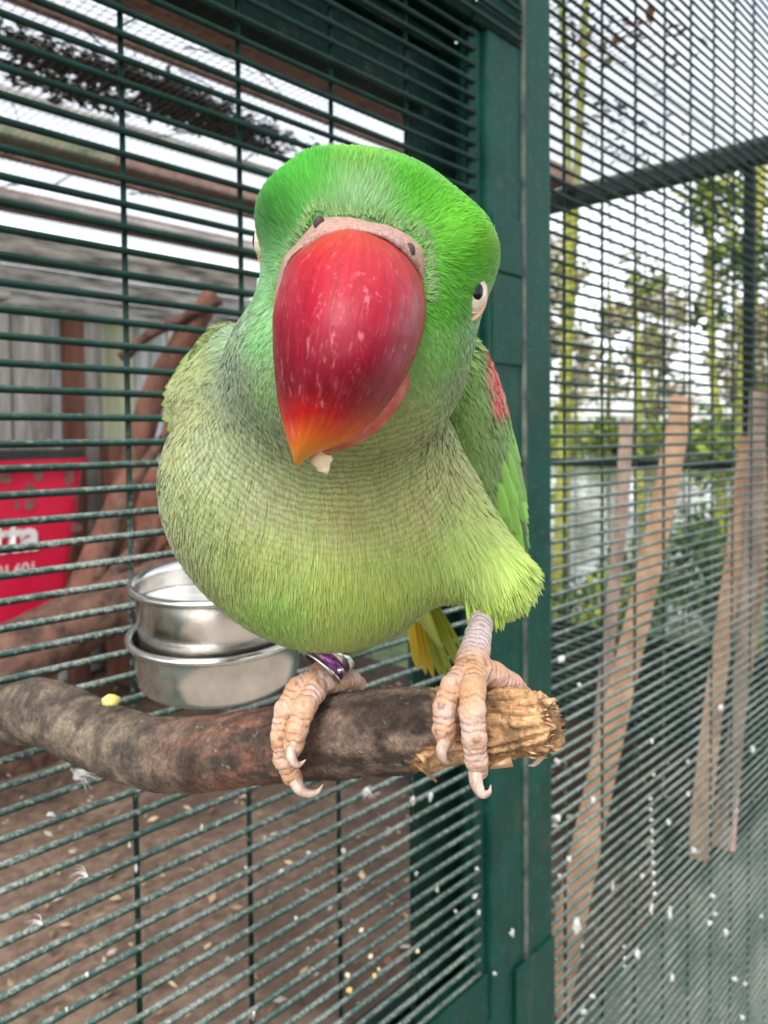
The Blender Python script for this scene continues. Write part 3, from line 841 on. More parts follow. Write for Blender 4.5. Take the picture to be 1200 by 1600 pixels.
# ================================================================== perch branch
def P_(px, py, Zmm): return cl(px, py, Zmm / 1000.0)
BR = np.array([  # px, py, depth mm, half-thickness px
    (-60, 1128, 352, 44), (14, 1116, 338, 46), (80, 1118, 320, 49), (150, 1148, 302, 51), (220, 1172, 284, 54), (300, 1180, 266, 55),
    (400, 1166, 246, 58), (500, 1154, 230, 62), (600, 1144, 216, 65), (690, 1138, 206, 62), (760, 1135, 199, 60), (815, 1133, 194, 56), (842, 1130, 191, 52), (856, 1128, 190, 44), (863, 1127, 189.5, 30)], float)
def branch():
    n, seg = 460, 110
    ctrl = np.array([[*P_(a, b, c), d * c / 1000 / FPX] for a, b, c, d in BR])
    cs_ = spline(ctrl, n)
    pts = c2w(cs_[:, :3]); rad = cs_[:, 3]
    v, f = tube_arr(pts, rad, seg)
    t, ns, bs = frames(pts)
    L = np.concatenate([[0], np.cumsum(np.linalg.norm(np.diff(pts, axis=0), axis=1))])
    a = np.linspace(0, 2*math.pi, seg, endpoint=False)
    LL = np.repeat(L, seg); AA = np.tile(a, n); RR = np.repeat(rad, seg)
    q = np.stack([LL, np.cos(AA) * RR, np.sin(AA) * RR], 1)
    pc = np.repeat(pts, seg, 0); d = (v - pc); d /= np.linalg.norm(d, axis=1)[:, None]
    cam_ = w2c(v); px = CX + FPX * cam_[:, 0] / -cam_[:, 2]; py = CY - FPX * cam_[:, 1] / -cam_[:, 2]
    edge = fbm(q * 260, 3)
    # where the bark has been chewed away
    lim = 668 + 60 * (vnoise(np.stack([AA * 1.5, AA * 0, AA * 0 + 5], 1)) - 0.5)
    below = np.clip((py - 1150) / 50, 0, 1)
    wood = np.clip((px - (lim - 48 * below + 55 * (edge - 0.5))) / 7, 0, 1)
    big = fbm(q * 70, 4) - 0.5; fine = fbm(q * np.array([500, 900, 900]), 3) - 0.5
    cross = fbm(q * np.array([900, 160, 160]), 3) - 0.5
    fib = fbm(q * np.array([150, 1100, 1100]), 4) - 0.5
    left = np.clip((330 - px) / 200, 0, 1)
    disp = big * 0.0022 + fine * 0.0008 + cross * 0.00022 * (0.4 + left)
    disp = disp * (1 - wood) + wood * (-0.0010 + fib * 0.0042 + big * 0.0035)
    knob = np.exp(-((px - 62) / 30)**2) * np.clip((1112 - py) / 60, 0, 1)
    disp += knob * 0.0025
    v[:n*seg] = v[:n*seg] + d * disp[:, None]
    endm = np.clip((LL - (L[-1] - 0.010)) / 0.010, 0, 1)
    jag = fbm(np.stack([np.cos(AA) * 2.2, np.sin(AA) * 2.2, RR * 300], 1), 3) - 0.45
    v[:n*seg] += (np.repeat(t, seg, 0) * (endm * jag * 0.008)[:, None])
    # colours: grey lichen at the old end, red-brown bark, dark bark, raw wood
    grey = np.array((0.24, 0.19, 0.14)); dgrey = np.array((0.10, 0.08, 0.065)); red = np.array((0.27, 0.125, 0.085)); dk = np.array((0.085, 0.060, 0.048)); pale = np.array((0.60, 0.37, 0.19)); tan = np.array((0.36, 0.18, 0.08))
    n1 = fbm(q * 180, 4)[:, None]; n2 = fbm(q * np.array([60, 300, 300]) + 9, 4)[:, None]; n3 = fbm(q * np.array([700, 120, 120]) + 3, 3)[:, None]
    sm = lambda x, lo, hi: np.clip((x - lo) / (hi - lo), 0, 1)
    cold = dgrey + (grey - dgrey) * sm(n1 * 0.85 + n3 * 0.15, 0.38, 0.64)
    mid = dk + (red - dk) * sm(n2, 0.36, 0.62)
    darkbark = dk * 0.75 + (np.array((0.22, 0.155, 0.12)) - dk * 0.75) * sm(n2 * 0.65 + n1 * 0.35, 0.44, 0.62)
    c = mid.copy()
    c = c + (cold - c) * sm(330 - px, -30, 120)[:, None]
    c = c + (darkbark - c) * sm(px, 420, 500)[:, None]
    blot = np.exp(-(((px - 297) / 13)**2 + ((py - 1195) / 30)**2))[:, None]
    c = c * (1 - 0.75 * blot)
    speck = 0.6 * sm(fbm(q * 1300 + 4, 2), 0.76, 0.82)[:, None] * sm(n1, 0.45, 0.6)
    c = c + (np.array((0.5, 0.45, 0.36)) - c) * speck
    wc = tan + (pale - tan) * sm(fib[:, None] + 0.5 + 0.3 * (n1 - 0.5), 0.32, 0.60)
    stain = sm(fbm(q * 230 + 31, 3), 0.60, 0.68)[:, None]
    wc = wc * (1 - 0.5 * stain) + np.array((0.06, 0.045, 0.035)) * 0.5 * stain
    c = c + (wc - c) * wood[:, None]
    c = c * np.where(wood > 0.5, 0.92, 0.84)[:, None]
    me = mesh_np('branch_body', v, f, True)
    vcol(me, c)
    return me, pts, rad
bme, bpts, brad = branch()
t = NT('branch_bark_and_wood')
at_ = t.add('ShaderNodeAttribute', attribute_name='col')
f1 = t.noise(650, 6, 0.75); f0 = t.noise(160, 6, 0.75)
bk = t.mix(0.8, at_.outputs['Color'], t.ramp(f1, [(0.35, (0.4,)*3), (0.65, (1.3,)*3)]), 'MULTIPLY')
t.set(color=t.mix(0.7, bk, t.ramp(f0, [(0.38, (0.45,)*3), (0.62, (1.4, 1.35, 1.3))]), 'MULTIPLY'), rough=0.85, spec=0.25)
t.bump(f1, 0.8, 0.0012)
M['branch'] = t.m
perch = thing('perch_branch', bpts[130], 'bark-covered branch with a chewed pale end that the parrot grips', 'branch')
bo = obj('branch_body', bme, M['branch'], perch)
M['sliver'] = m_vcol('torn_wood_fibre', 0.8)
def slivers(n=85):
    V, F, C = [], [], []
    pxs = BR[:, 0]
    for k in range(n):
        u = random.uniform(0.845, 0.995) if k < n * 0.55 else random.uniform(0.78, 0.86)
        i = min(int(u * (len(bpts) - 1)), len(bpts) - 4); ax = bpts[min(i + 1, len(bpts) - 1)] - bpts[i - 1]; ax /= np.linalg.norm(ax)
        a = random.uniform(0, 2 * math.pi)
        up = np.cross(ax, [0, 0, 1.0]); up /= np.linalg.norm(up); vp = np.cross(ax, up)
        rd = up * math.cos(a) + vp * math.sin(a)
        if u < 0.86 and rd[2] > -0.25: continue
        base = bpts[i] + rd * (brad[i] - 0.0012)
        L = random.uniform(0.0010, 0.0026) if u > 0.9 else random.uniform(0.0015, 0.0042); w_ = random.uniform(0.00015, 0.0004)
        dr = ax * random.choice((1, 1, -1)) + rd * random.uniform(0.02, 0.16) + np.array([random.gauss(0, 0.10) for _ in range(3)])
        dr /= np.linalg.norm(dr); sd_ = np.cross(dr, rd); sd_ /= np.linalg.norm(sd_) + 1e-9
        k0 = len(V)
        V += [base - sd_ * w_, base + sd_ * w_, base + dr * L * 0.6 + sd_ * w_ * 0.7 + rd * 0.0003, base + dr * L, base + dr * L * 0.6 - sd_ * w_ * 0.7 + rd * 0.0003, base + dr * L * 0.5 - rd * 0.0004]
        F += [[k0, k0+1, k0+5], [k0+1, k0+2, k0+5], [k0+2, k0+3, k0+5], [k0+3, k0+4, k0+5], [k0+4, k0, k0+5], [k0, k0+4, k0+1], [k0+1, k0+4, k0+2], [k0+2, k0+4, k0+3]]
        C += [np.array((0.58, 0.36, 0.18)) * random.uniform(0.45, 1.15)] * 6
    # two larger loose slivers under the chewed end
    for (x0, y0, x1, y1, Z) in ((640, 1180, 682, 1222, 203), (655, 1172, 672, 1205, 199), (800, 1190, 765, 1200, 186), (850, 1100, 868, 1092, 188), (855, 1130, 868, 1140, 187)):
        a = P(x0, y0, Z / 1000); b = P(x1, y1, Z / 1000); dr = b - a; sd_ = np.cross(dr, ray(x0, y0)); sd_ = sd_ / np.linalg.norm(sd_) * 0.0012; nn = ray(x0, y0) * 0.0012
        k0 = len(V); V += [a - sd_, a + sd_, b - sd_ * 0.2, b + sd_ * 0.3, (a + b) / 2 + nn]
        F += [[k0, k0+1, k0+3], [k0, k0+3, k0+2], [k0+1, k0, k0+4], [k0+3, k0+1, k0+4], [k0+2, k0+3, k0+4], [k0, k0+2, k0+4]]
        C += [np.array((0.55, 0.33, 0.17))] * 5
    me = mesh_np('splinters', V, np.array(F)); vcol(me, np.array(C)); return me
obj('splinters', slivers(), M['sliver'], perch, 'stuff')

# ================================================================== parrot
def ell(p, c, r, rot=None):
    q = p - np.asarray(c)
    if rot is not None: q = q @ rot
    r = np.asarray(r)
    k0 = np.sqrt(((q / r)**2).sum(-1)) + 1e-9
    k1 = np.sqrt(((q / r**2)**2).sum(-1)) + 1e-9
    return k0 * (k0 - 1) / k1
def rcone(p, a, b, ra, rb):
    a, b = np.asarray(a), np.asarray(b); d = b - a
    h = np.clip(((p - a) @ d) / (d @ d), 0, 1)
    return np.sqrt(((p - a - h[..., None] * d)**2).sum(-1)) - (ra + (rb - ra) * h), h
def smin(a, b, k):
    h = np.clip(0.5 + 0.5 * (b - a) / k, 0, 1)
    return b + (a - b) * h - k * h * (1 - h)
def rotz(deg):  # image-plane rotation, clockwise positive as seen by the camera
    a = -math.radians(deg); return np.array([[math.cos(a), -math.sin(a), 0], [math.sin(a), math.cos(a), 0], [0, 0, 1.0]])

def snets(f, o, h):
    neg = f < 0
    nx, ny, nz = f.shape
    c = np.zeros((nx-1, ny-1, nz-1), np.int8)
    for i in (0, 1):
        for j in (0, 1):
            for k in (0, 1):
                c += neg[i:nx-1+i, j:ny-1+j, k:nz-1+k]
    act = (c > 0) & (c < 8)
    idx = np.full(act.shape, -1, np.int64); ijk = np.argwhere(act); idx[act] = np.arange(len(ijk))
    acc = np.zeros((len(ijk), 3)); cnt = np.zeros(len(ijk))
    cor = [np.array((i, j, k)) for i in (0, 1) for j in (0, 1) for k in (0, 1)]
    for a in cor:
        for b in cor:
            if (b - a).sum() == 1 and (b - a).min() == 0:
                ia = ijk + a; ib = ijk + b
                fa = f[ia[:, 0], ia[:, 1], ia[:, 2]]; fb = f[ib[:, 0], ib[:, 1], ib[:, 2]]
                m = (fa < 0) != (fb < 0)
                t_ = np.where(m, fa / np.where(m, fa - fb, 1), 0)
                acc += np.where(m[:, None], a + t_[:, None] * (b - a), 0); cnt += m
    v = o + h * (ijk + acc / cnt[:, None])
    F = []
    for ax in range(3):
        e = np.zeros(3, int); e[ax] = 1
        sl0 = tuple(slice(0, s_ - e[i]) for i, s_ in enumerate(f.shape)); sl1 = tuple(slice(e[i], None) for i in range(3))
        n0, n1 = neg[sl0], neg[sl1]
        gpt = np.argwhere(n0 != n1)
        u_, v_ = [(1, 2), (2, 0), (0, 1)][ax]
        ok = (gpt[:, u_] > 0) & (gpt[:, v_] > 0) & (gpt[:, u_] < f.shape[u_] - 1) & (gpt[:, v_] < f.shape[v_] - 1)
        gpt = gpt[ok]
        du = np.zeros(3, int); du[u_] = 1; dv = np.zeros(3, int); dv[v_] = 1
        q = [gpt - du - dv, gpt - dv, gpt, gpt - du]
        q = np.stack([idx[x[:, 0], x[:, 1], x[:, 2]] for x in q], 1)
        sg = n0[gpt[:, 0], gpt[:, 1], gpt[:, 2]]
        q[~sg] = q[~sg][:, ::-1]
        F.append(q)
    return v, np.concatenate(F)
def grid(lo, hi, h):
    lo, hi = np.asarray(lo, float), np.asarray(hi, float)
    n = np.ceil((hi - lo) / h).astype(int) + 1
    ax = [lo[i] + h * np.arange(n[i]) for i in range(3)]
    return np.stack(np.meshgrid(*ax, indexing='ij'), -1), lo
mmr = lambda px, py, Z, rx, ry, rz: (cl(px, py, Z/1000), (rx * Z / 1000 / FPX, ry * Z / 1000 / FPX, rz / 1000))

def body_sdf(p):
    E = lambda *a, rot=None: ell(p, *mmr(*a), rot=rot)
    skull = E(588, 396, 184, 182, 149, 30, rot=rotz(21))
    skull = smin(skull, E(480, 350, 182, 72, 66, 22), 0.008)
    skull = smin(skull, E(704, 407, 182, 70, 70, 22, rot=rotz(20)), 0.008)
    skull = smin(skull, E(572, 306, 170, 104, 44, 15, rot=rotz(16)), 0.008)
    jowl = E(542, 574, 192, 184, 164, 33, rot=rotz(4))
    head = smin(skull, jowl, 0.012)
    head = smin(head, E(630, 520, 180, 104, 140, 26), 0.010)
    neck = E(512, 620, 212, 176, 190, 34)
    head = smin(head, neck, 0.008)
    chest = E(474, 746, 238, 224, 196, 50, rot=rotz(-12))
    chest = smin(chest, E(598, 770, 238, 116, 160, 42), 0.02)
    belly = E(516, 868, 244, 136, 126, 44, rot=rotz(2))
    back = E(530, 690, 300, 160, 170, 60)
    body = smin(smin(chest, belly, 0.03), back, 0.03)
    th, _ = rcone(p, cl(700, 800, 0.228), cl(776, 898, 0.217), 0.0115, 0.0108)
    body = smin(body, th, 0.014)
    body = smin(body, E(655, 846, 238, 88, 56, 30), 0.015)
    sh, _ = rcone(p, cl(378, 565, 0.242), cl(302, 616, 0.250), 0.0120, 0.0085)
    body = smin(body, sh, 0.018)
    th2, _ = rcone(p, cl(490, 890, 0.238), cl(530, 965, 0.234), 0.012, 0.0075)
    body = smin(body, th2, 0.012)
    rump, _ = rcone(p, cl(560, 810, 0.30), cl(640, 915, 0.335), 0.032, 0.013)
    body = smin(body, rump, 0.02)
    return smin(head, body, 0.010) + 0.0016
def surf(px, py, lo=0.13, hi=0.30):
    """depth of the bird's skin behind a photo pixel"""
    z = np.linspace(lo, hi, 320)
    d = body_sdf(np.stack([(px - CX) / FPX * z, (CY - py) / FPX * z, -z], 1))
    k = np.argmax(d < 0)
    return z[k] if d[k] < 0 else None
g_, o_ = grid((-0.085, -0.080, -0.375), (0.060, 0.088, -0.140), 0.0012)
bv, bf = snets(body_sdf(g_), o_, 0.0012)
del g_

parrot = thing('parrot', P(600, 1085, 0.21), 'green parrot with a large red beak leaning towards the viewer on the branch', 'bird')
SAMP = [(560,250,(112,198,72)),(480,280,(72,188,60)),(430,300,(66,186,60)),(420,345,(58,160,62)),(560,322,(118,178,105)),(640,300,(86,200,46)),(700,330,(98,206,42)),(760,380,(122,206,52)),
 (720,420,(84,194,34)),(690,460,(80,178,38)),(700,540,(108,186,60)),(750,520,(122,186,120)),(725,580,(136,172,106)),(650,680,(146,170,94)),(600,720,(144,168,92)),(410,440,(112,190,112)),
 (375,500,(138,172,132)),(370,560,(126,160,116)),(365,620,(130,156,110)),(412,520,(112,192,104)),(418,600,(124,172,98)),(400,690,(140,166,110)),(500,735,(146,170,104)),
 (300,560,(160,180,100)),(300,640,(160,178,104)),(262,700,(160,180,108)),(330,700,(154,174,118)),(420,770,(154,170,108)),(530,790,(164,174,94)),(650,780,(164,176,94)),(720,740,(180,194,110)),(740,800,(174,204,98)),
 (300,800,(150,175,98)),(400,860,(154,180,78)),(520,900,(168,200,70)),(430,940,(140,195,66)),(600,920,(170,204,70)),(680,880,(164,200,78)),(720,860,(168,208,88)),(800,880,(178,218,82)),(820,940,(194,218,94)),
 (560,1000,(172,206,76)),(780,990,(168,218,72))]  # belly and jowl samples lightened to offset the shade there
SX = np.array([s_[:2] for s_ in SAMP], float); SC = np.array([lin(*s_[2]) for s_ in SAMP])
_h = (SX[:, 1:2] < 470) * (SC[:, 2:] < 0.10)
SC = np.where(_h, SC * np.array([0.76, 0.70, 0.52]), SC * 0.82 + 0.18 * SC.mean(1)[:, None]); SC *= np.array([0.98, 0.88, 0.95])
def plumage_col(pc):
    """plumage colour with lightened belly and jowl, by place on the bird"""
    px = CX + FPX * pc[:, 0] / -pc[:, 2]; py = CY - FPX * pc[:, 1] / -pc[:, 2]
    d2 = (px[:, None] - SX[None, :, 0])**2 + (py[:, None] - SX[None, :, 1])**2
    w_ = 1 / (d2 + 400)**1.6
    return (w_ @ SC) / w_.sum(1)[:, None], px, py
def vnorm(v, f):
    n = np.zeros_like(v)
    a = np.cross(v[f[:, 2]] - v[f[:, 0]], v[f[:, 3]] - v[f[:, 1]])
    for k in range(4): np.add.at(n, f[:, k], a)
    return n / (np.linalg.norm(n, axis=1)[:, None] + 1e-12)
bn = vnorm(bv, bf)
bcol, _, _ = plumage_col(bv)
def m_plume():
    t = NT('green_plumage')
    a = t.add('ShaderNodeAttribute', attribute_name='col'); wv = t.add('ShaderNodeAttribute', attribute_name='wav')
    ds = t.add('ShaderNodeVectorMath', operation='DISTANCE'); ds.inputs[1].default_value = tuple(c2w(cl(552, 430, 0.168)))
    t.l.new(t.pos(), ds.inputs[0])
    ph = t.math('MULTIPLY', ds.outputs['Value'], 6.283 / 0.0017)
    ph = t.math('ADD', ph, t.math('MULTIPLY', t.noise(560, 2), 9.0)); ph = t.math('ADD', ph, t.math('MULTIPLY', t.noise(70, 2), 14.0))
    w_ = t.math('MULTIPLY', t.math('SINE', ph), wv.outputs['Fac'])
    k = t.math('ADD', t.math('MULTIPLY', w_, t.math('MULTIPLY', t.noise(95, 3), 0.36)), 1.0)
    cmb = t.add('ShaderNodeCombineColor'); [t.l.new(k, cmb.inputs[i]) for i in range(3)]
    c = t.mix(1.0, a.outputs['Color'], cmb.outputs[0], 'MULTIPLY')
    t.set(color=c, rough=0.6, spec=0.2, sheen=0.15)
    tr = t.add('ShaderNodeBsdfTranslucent'); t.l.new(c, tr.inputs['Color'])
    mx = t.add('ShaderNodeMixShader'); mx.inputs[0].default_value = 0.15
    t.l.new(t.b.outputs[0], mx.inputs[1]); t.l.new(tr.outputs[0], mx.inputs[2]); t.l.new(mx.outputs[0], t.out.inputs['Surface'])
    return t.m
M['plume'] = m_plume()
def ripple_mask(pc):
    px, py = CX + FPX * pc[:, 0] / -pc[:, 2], CY - FPX * pc[:, 1] / -pc[:, 2]
    m = np.clip((py - 540) / 70, 0, 1) * np.clip((880 - py) / 110, 0, 1) * np.clip((745 - px) / 60, 0, 1)
    return m * np.clip((np.hypot(px - 552, (py - 470)) - 150) / 60, 0, 1)
bme_ = mesh_np('body', c2w(bv), bf, True); vcol(bme_, bcol * 0.8)
body = obj('body', bme_, M['plume'], parrot)

EYES = [cl(739, 460, surf(739, 460) + 0.0010), cl(411, 376, 0.1800)]
B0 = cl(552, 430, 0.168)
SKIN0 = cl(548, 440, 0.15)
def strands(name, v, f, nrm, n, parent, lenf, widf, colf, flowf, lift=(0.015, 0.09), weightf=None, off=0.0002):
    ca = v[f].mean(1); ar = 0.5 * np.linalg.norm(np.cross(v[f[:, 2]] - v[f[:, 0]], v[f[:, 3]] - v[f[:, 1]]), axis=1)
    nf = nrm[f].mean(1); nf /= np.linalg.norm(nf, axis=1)[:, None]
    view = -ca / np.linalg.norm(ca, axis=1)[:, None]
    facing = (nf * view).sum(1)
    wgt = ar * np.where(facing > -0.25, 1.0, 0.22)
    if weightf is not None: wgt = wgt * weightf(ca)
    pick = rng.choice(len(f), n, p=wgt / wgt.sum())
    uv = rng.random((n, 2))
    q = v[f[pick]]; nq = nrm[f[pick]]
    bl = lambda a: (a[:, 0] * ((1-uv[:, :1]) * (1-uv[:, 1:])) + a[:, 1] * (uv[:, :1] * (1-uv[:, 1:])) + a[:, 2] * (uv[:, :1] * uv[:, 1:]) + a[:, 3] * ((1-uv[:, :1]) * uv[:, 1:]))
    p = bl(q); nn = bl(nq); nn /= np.linalg.norm(nn, axis=1)[:, None]
    d = flowf(p); d = d + rng.normal(0, 0.10, (n, 3)); d = d - nn * (d * nn).sum(1)[:, None]; d /= np.linalg.norm(d, axis=1)[:, None] + 1e-9
    s_ = np.cross(nn, d)
    L = lenf(p)[:, None] * rng.uniform(0.7, 1.25, (n, 1)); wd = widf(p)[:, None] * rng.uniform(0.7, 1.3, (n, 1))
    lf = rng.uniform(lift[0], lift[1], (n, 1))
    root = p + nn * off
    mid = root + d * L * 0.55 + nn * L * 0.55 * lf
    tip = root + d * L + nn * L * lf * 0.65
    roll = rng.normal(0, 0.35, (n, 1)); sw_ = s_ + nn * roll; sw_ /= np.linalg.norm(sw_, axis=1)[:, None]
    V = np.stack([root - sw_*wd*0.4, root + sw_*wd*0.4, mid + sw_*wd*0.5, mid - sw_*wd*0.5, tip + sw_*wd*0.14, tip - sw_*wd*0.14], 1).reshape(-1, 3)
    b = 6 * np.arange(n)[:, None]
    F = np.concatenate([b + np.array([[3, 2, 1, 0]]), b + np.array([[5, 4, 2, 3]])])
    me = mesh_np(name, c2w(V), F, True)
    c = colf(p, tip)
    C = np.repeat(c, 6, 0).reshape(n, 6, 3); C[:, :2] *= 0.93; C[:, 4:] *= 1.03
    vcol(me, C.reshape(-1, 3)); rm_ = np.repeat(ripple_mask(p), 6); vcol(me, np.stack([rm_] * 3, 1), 'wav')
    cn = nn + rng.normal(0, 0.06, (n, 3)) + d * 0.14 * (rng.random((n, 1)) - 0.3) ; cn /= np.linalg.norm(cn, axis=1)[:, None]
    me.normals_split_custom_set_from_vertices((np.repeat(cn, 6, 0) @ R.T).astype(np.float32))
    return obj(name, me, M['plume'], parent, 'stuff')

def pxy(p): return CX + FPX * p[:, 0] / -p[:, 2], CY - FPX * p[:, 1] / -p[:, 2]
def headness(p):
    px, py = pxy(p)
    return np.clip((690 - py + 0.0 * px) / 60, 0, 1) * np.clip((0.235 + p[:, 2]) / 0.015, 0, 1)
def thighness(p):
    px, py = pxy(p)
    return np.clip(1 - np.hypot((px - 775) / 95, (py - 905) / 110), 0, 1)
def lenf(p):
    px, py = pxy(p)
    h = headness(p)
    crown = np.clip((520 - py) / 60, 0, 1) * h
    near = np.clip(1 - np.linalg.norm(p - SKIN0, axis=1) / 0.03, 0, 1)
    ub_ = np.clip((860 - py) / 90, 0, 1) * (1 - h)
    L = 0.0062 - 0.0028 * ub_ - 0.0032 * h + 0.0012 * crown + 0.0018 * np.clip(thighness(p) * 2, 0, 1)
    return L * (1 - 0.3 * near)
def widf(p):
    h = headness(p)
    return 0.00054 - 0.00022 * h
def flowf(p):
    h = headness(p)[:, None]
    rad_ = p - B0; rad_ /= np.linalg.norm(rad_, axis=1)[:, None]
    dn = p - cl(520, 560, 0.19); dn /= np.linalg.norm(dn, axis=1)[:, None]
    dn = dn * 0.7 + np.array([0.0, -0.8, -0.35])
    th = thighness(p)[:, None]
    dn = dn * (1 - th) + th * np.array([0.30, -1.0, 0.0])
    return rad_ * h + dn * (1 - h)
def colf(p, tip):
    c, px, py = plumage_col(p)
    n = len(p)
    jit = rng.normal(1.0, 0.065, (n, 1)) + headness(p)[:, None] * rng.normal(0, 0.09, (n, 1)); c = c * np.clip(jit, 0.6, 1.45)
    c[:, 0] *= rng.normal(1.0, 0.06, n); c[:, 2] *= rng.normal(1.0, 0.08, n)
    tuft = fbm(p * np.array([140, 140, 140]), 3) - 0.5
    c *= (1 + 0.22 * tuft)[:, None]
    return np.clip(c, 0.004, 0.9)
def not_beak(c):
    px, py = pxy(c)
    b = ((px - 548) / 100)**2 + ((py - 500) / 112)**2
    k = np.where((b < 1) & (c[:, 2] > -0.178), 0.03, 1.0)
    for e_ in EYES: k = k * (np.linalg.norm(c - e_, axis=1) > 0.0034)
    return k
plum = strands('plumage', bv, bf, bn, 330000, body, lenf, widf, colf, flowf, weightf=lambda c: not_beak(c) * (1 + 1.6 * headness(c)))

# ---------------------------------------------------------------- beak
OB = np.array([553.0, 358.0]); AX = np.array([-0.212, 0.977]); BX = np.array([0.977, 0.212])
LE = np.array([(1, -8), (8, -32), (30, -58), (62, -86), (104, -95), (156, -97), (224, -81), (291, -59), (337, -36), (360, -23), (376, -14), (381, -9)], float)
RE = np.array([(1, 25), (8, 62), (27, 95), (57, 124), (95, 138), (145, 141), (209, 129), (266, 106), (313, 75), (341, 40), (356, 14), (370, 0), (381, -7)], float)
CZ = np.array([(0, 146), (25, 140), (60, 134.5), (100, 131), (150, 128.5), (200, 128), (250, 129.5), (300, 133), (340, 138), (365, 142), (381, 146)], float)
EZ = np.array([(0, 153), (60, 156), (100, 157), (150, 157), (220, 155), (290, 151), (340, 148), (381, 146.5)], float)
def beak_pt(vv, uu, Zmm):
    q = OB + AX * vv + BX * uu
    return cl(q[0], q[1], Zmm / 1000)
def upper_beak():
    nv, nu = 70, 48
    vs = 381 * (1 - np.cos(np.linspace(0, math.pi, nv))) / 2
    vs = np.clip(vs, 1.0, 380.6)
    V, A = [], []
    for vv in vs:
        l = np.interp(vv, LE[:, 0], LE[:, 1]); r_ = np.interp(vv, RE[:, 0], RE[:, 1])
        cz = np.interp(vv, CZ[:, 0], CZ[:, 1]); ez = np.interp(vv, EZ[:, 0], EZ[:, 1])
        mid = (l + r_) / 2; hw = (r_ - l) / 2
        for a in np.linspace(0, 2 * math.pi, nu, endpoint=False):
            # front half bulges to the viewer, back half is shallow
            ca, sa = math.cos(a), math.sin(a)
            pw = 0.86
            x = mid + hw * math.copysign(abs(ca)**pw, ca)
            if sa >= 0: z = ez - (ez - cz) * abs(sa)**0.92
            else: z = ez + 0.35 * (ez - cz) * abs(sa)
            V.append(beak_pt(vv, x, z)); A.append((vv / 381, (x - mid) / max(hw, 1e-3)))
    V = np.array(V)
    # smooth profile breaks
    G = V.reshape(nv, nu, 3)
    for _ in range(3): G[1:-1] = 0.5 * G[1:-1] + 0.25 * (G[:-2] + G[2:])
    V = G.reshape(-1, 3)
    F = [[i*nu+j, i*nu+(j+1) % nu, (i+1)*nu+(j+1) % nu, (i+1)*nu+j] for i in range(nv-1) for j in range(nu)]
    F.append(list(range(nu))[::-1]); F.append([(nv-1)*nu + j for j in range(nu)])
    A = np.array(A)
    # horn colour: scarlet base, crimson middle, orange tip
    vv = A[:, 0]; uu = A[:, 1]
    stops = np.array([(0, *(0.78, 0.085, 0.045)), (0.12, *(0.72, 0.035, 0.055)), (0.35, *(0.54, 0.003, 0.040)), (0.65, *(0.30, 0.001, 0.020)), (0.76, *(0.62, 0.012, 0.015)), (0.84, *(0.80, 0.13, 0.012)), (0.91, *(0.85, 0.30, 0.02)), (1.0, *(0.82, 0.38, 0.04))])
    nz = 0.05 * (fbm(V * 300, 3) - 0.5)
    c = np.stack([np.interp(vv + nz - 0.05 * np.clip(-uu, 0, 1), stops[:, 0], stops[:, k]) for k in (1, 2, 3)], 1)
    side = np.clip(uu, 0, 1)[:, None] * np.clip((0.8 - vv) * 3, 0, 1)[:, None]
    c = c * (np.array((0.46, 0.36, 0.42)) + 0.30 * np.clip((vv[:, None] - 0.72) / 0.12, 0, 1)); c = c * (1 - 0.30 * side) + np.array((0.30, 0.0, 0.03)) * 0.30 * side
    import bmesh
    me = mesh_np('upper_beak', c2w(V), F, True); vcol(me, c); vcol(me, np.stack([uu, vv, uu * 0], 1), 'uvb')
    bm = bmesh.new(); bm.from_mesh(me); bmesh.ops.recalc_face_normals(bm, faces=bm.faces); bm.to_mesh(me); bm.free()
    return me
t = NT('red_horn')
a_ = t.add('ShaderNodeAttribute', attribute_name='col')
sc1 = t.noise(420, 4, 0.75, stretch=(1, 1, 0.35)); sc2 = t.noise(1500, 2)
scuff = t.ramp(sc1, [(0.60, (0, 0, 0)), (0.70, (0.5,)*3)])
scuff2 = t.ramp(t.noise(160, 6, 0.8), [(0.58, (0, 0, 0)), (0.78, (0.14,)*3)])
uvb = t.add('ShaderNodeAttribute', attribute_name='uvb')
st_ = t.noise(1.0, 6, 0.7, vec=uvb.outputs['Vector'], stretch=(11, 2.2, 1)); st2 = t.noise(1.0, 5, 0.75, vec=uvb.outputs['Vector'], stretch=(60, 5, 1))
flk = t.noise(1.0, 5, 0.7, vec=uvb.outputs['Vector'], stretch=(7, 12, 1))
cc = t.mix(0.8, a_.outputs['Color'], t.ramp(st_, [(0.3, (0.55,)*3), (0.55, (1.0,)*3), (0.75, (1.35, 1.25, 1.3))]), 'MULTIPLY')
fine_scr = t.ramp(t.math('MULTIPLY', st2, t.math('ADD', flk, 0.5)), [(0.60, (0, 0, 0)), (0.68, (0.55,)*3)])
cc = t.mix(fine_scr, cc, (0.58, 0.20, 0.22))
cc = t.mix(scuff, cc, (0.58, 0.18, 0.20))
cc = t.mix(scuff2, cc, (0.50, 0.10, 0.14))
t.set(color=cc, rough=t.ramp(sc1, [(0.4, (0.34,)*3), (0.7, (0.6,)*3)]), spec=0.20, coat=0.06, coatr=0.15, sss=0.0)
t.bump(t.math('ADD', t.math('ADD', t.math('MULTIPLY', sc1, 0.5), t.math('MULTIPLY', st_, 0.8)), t.math('MULTIPLY', st2, 0.4)), 0.30, 0.0007)
M['horn'] = t.m
ub = obj('upper_beak', upper_beak(), M['horn'], parrot)

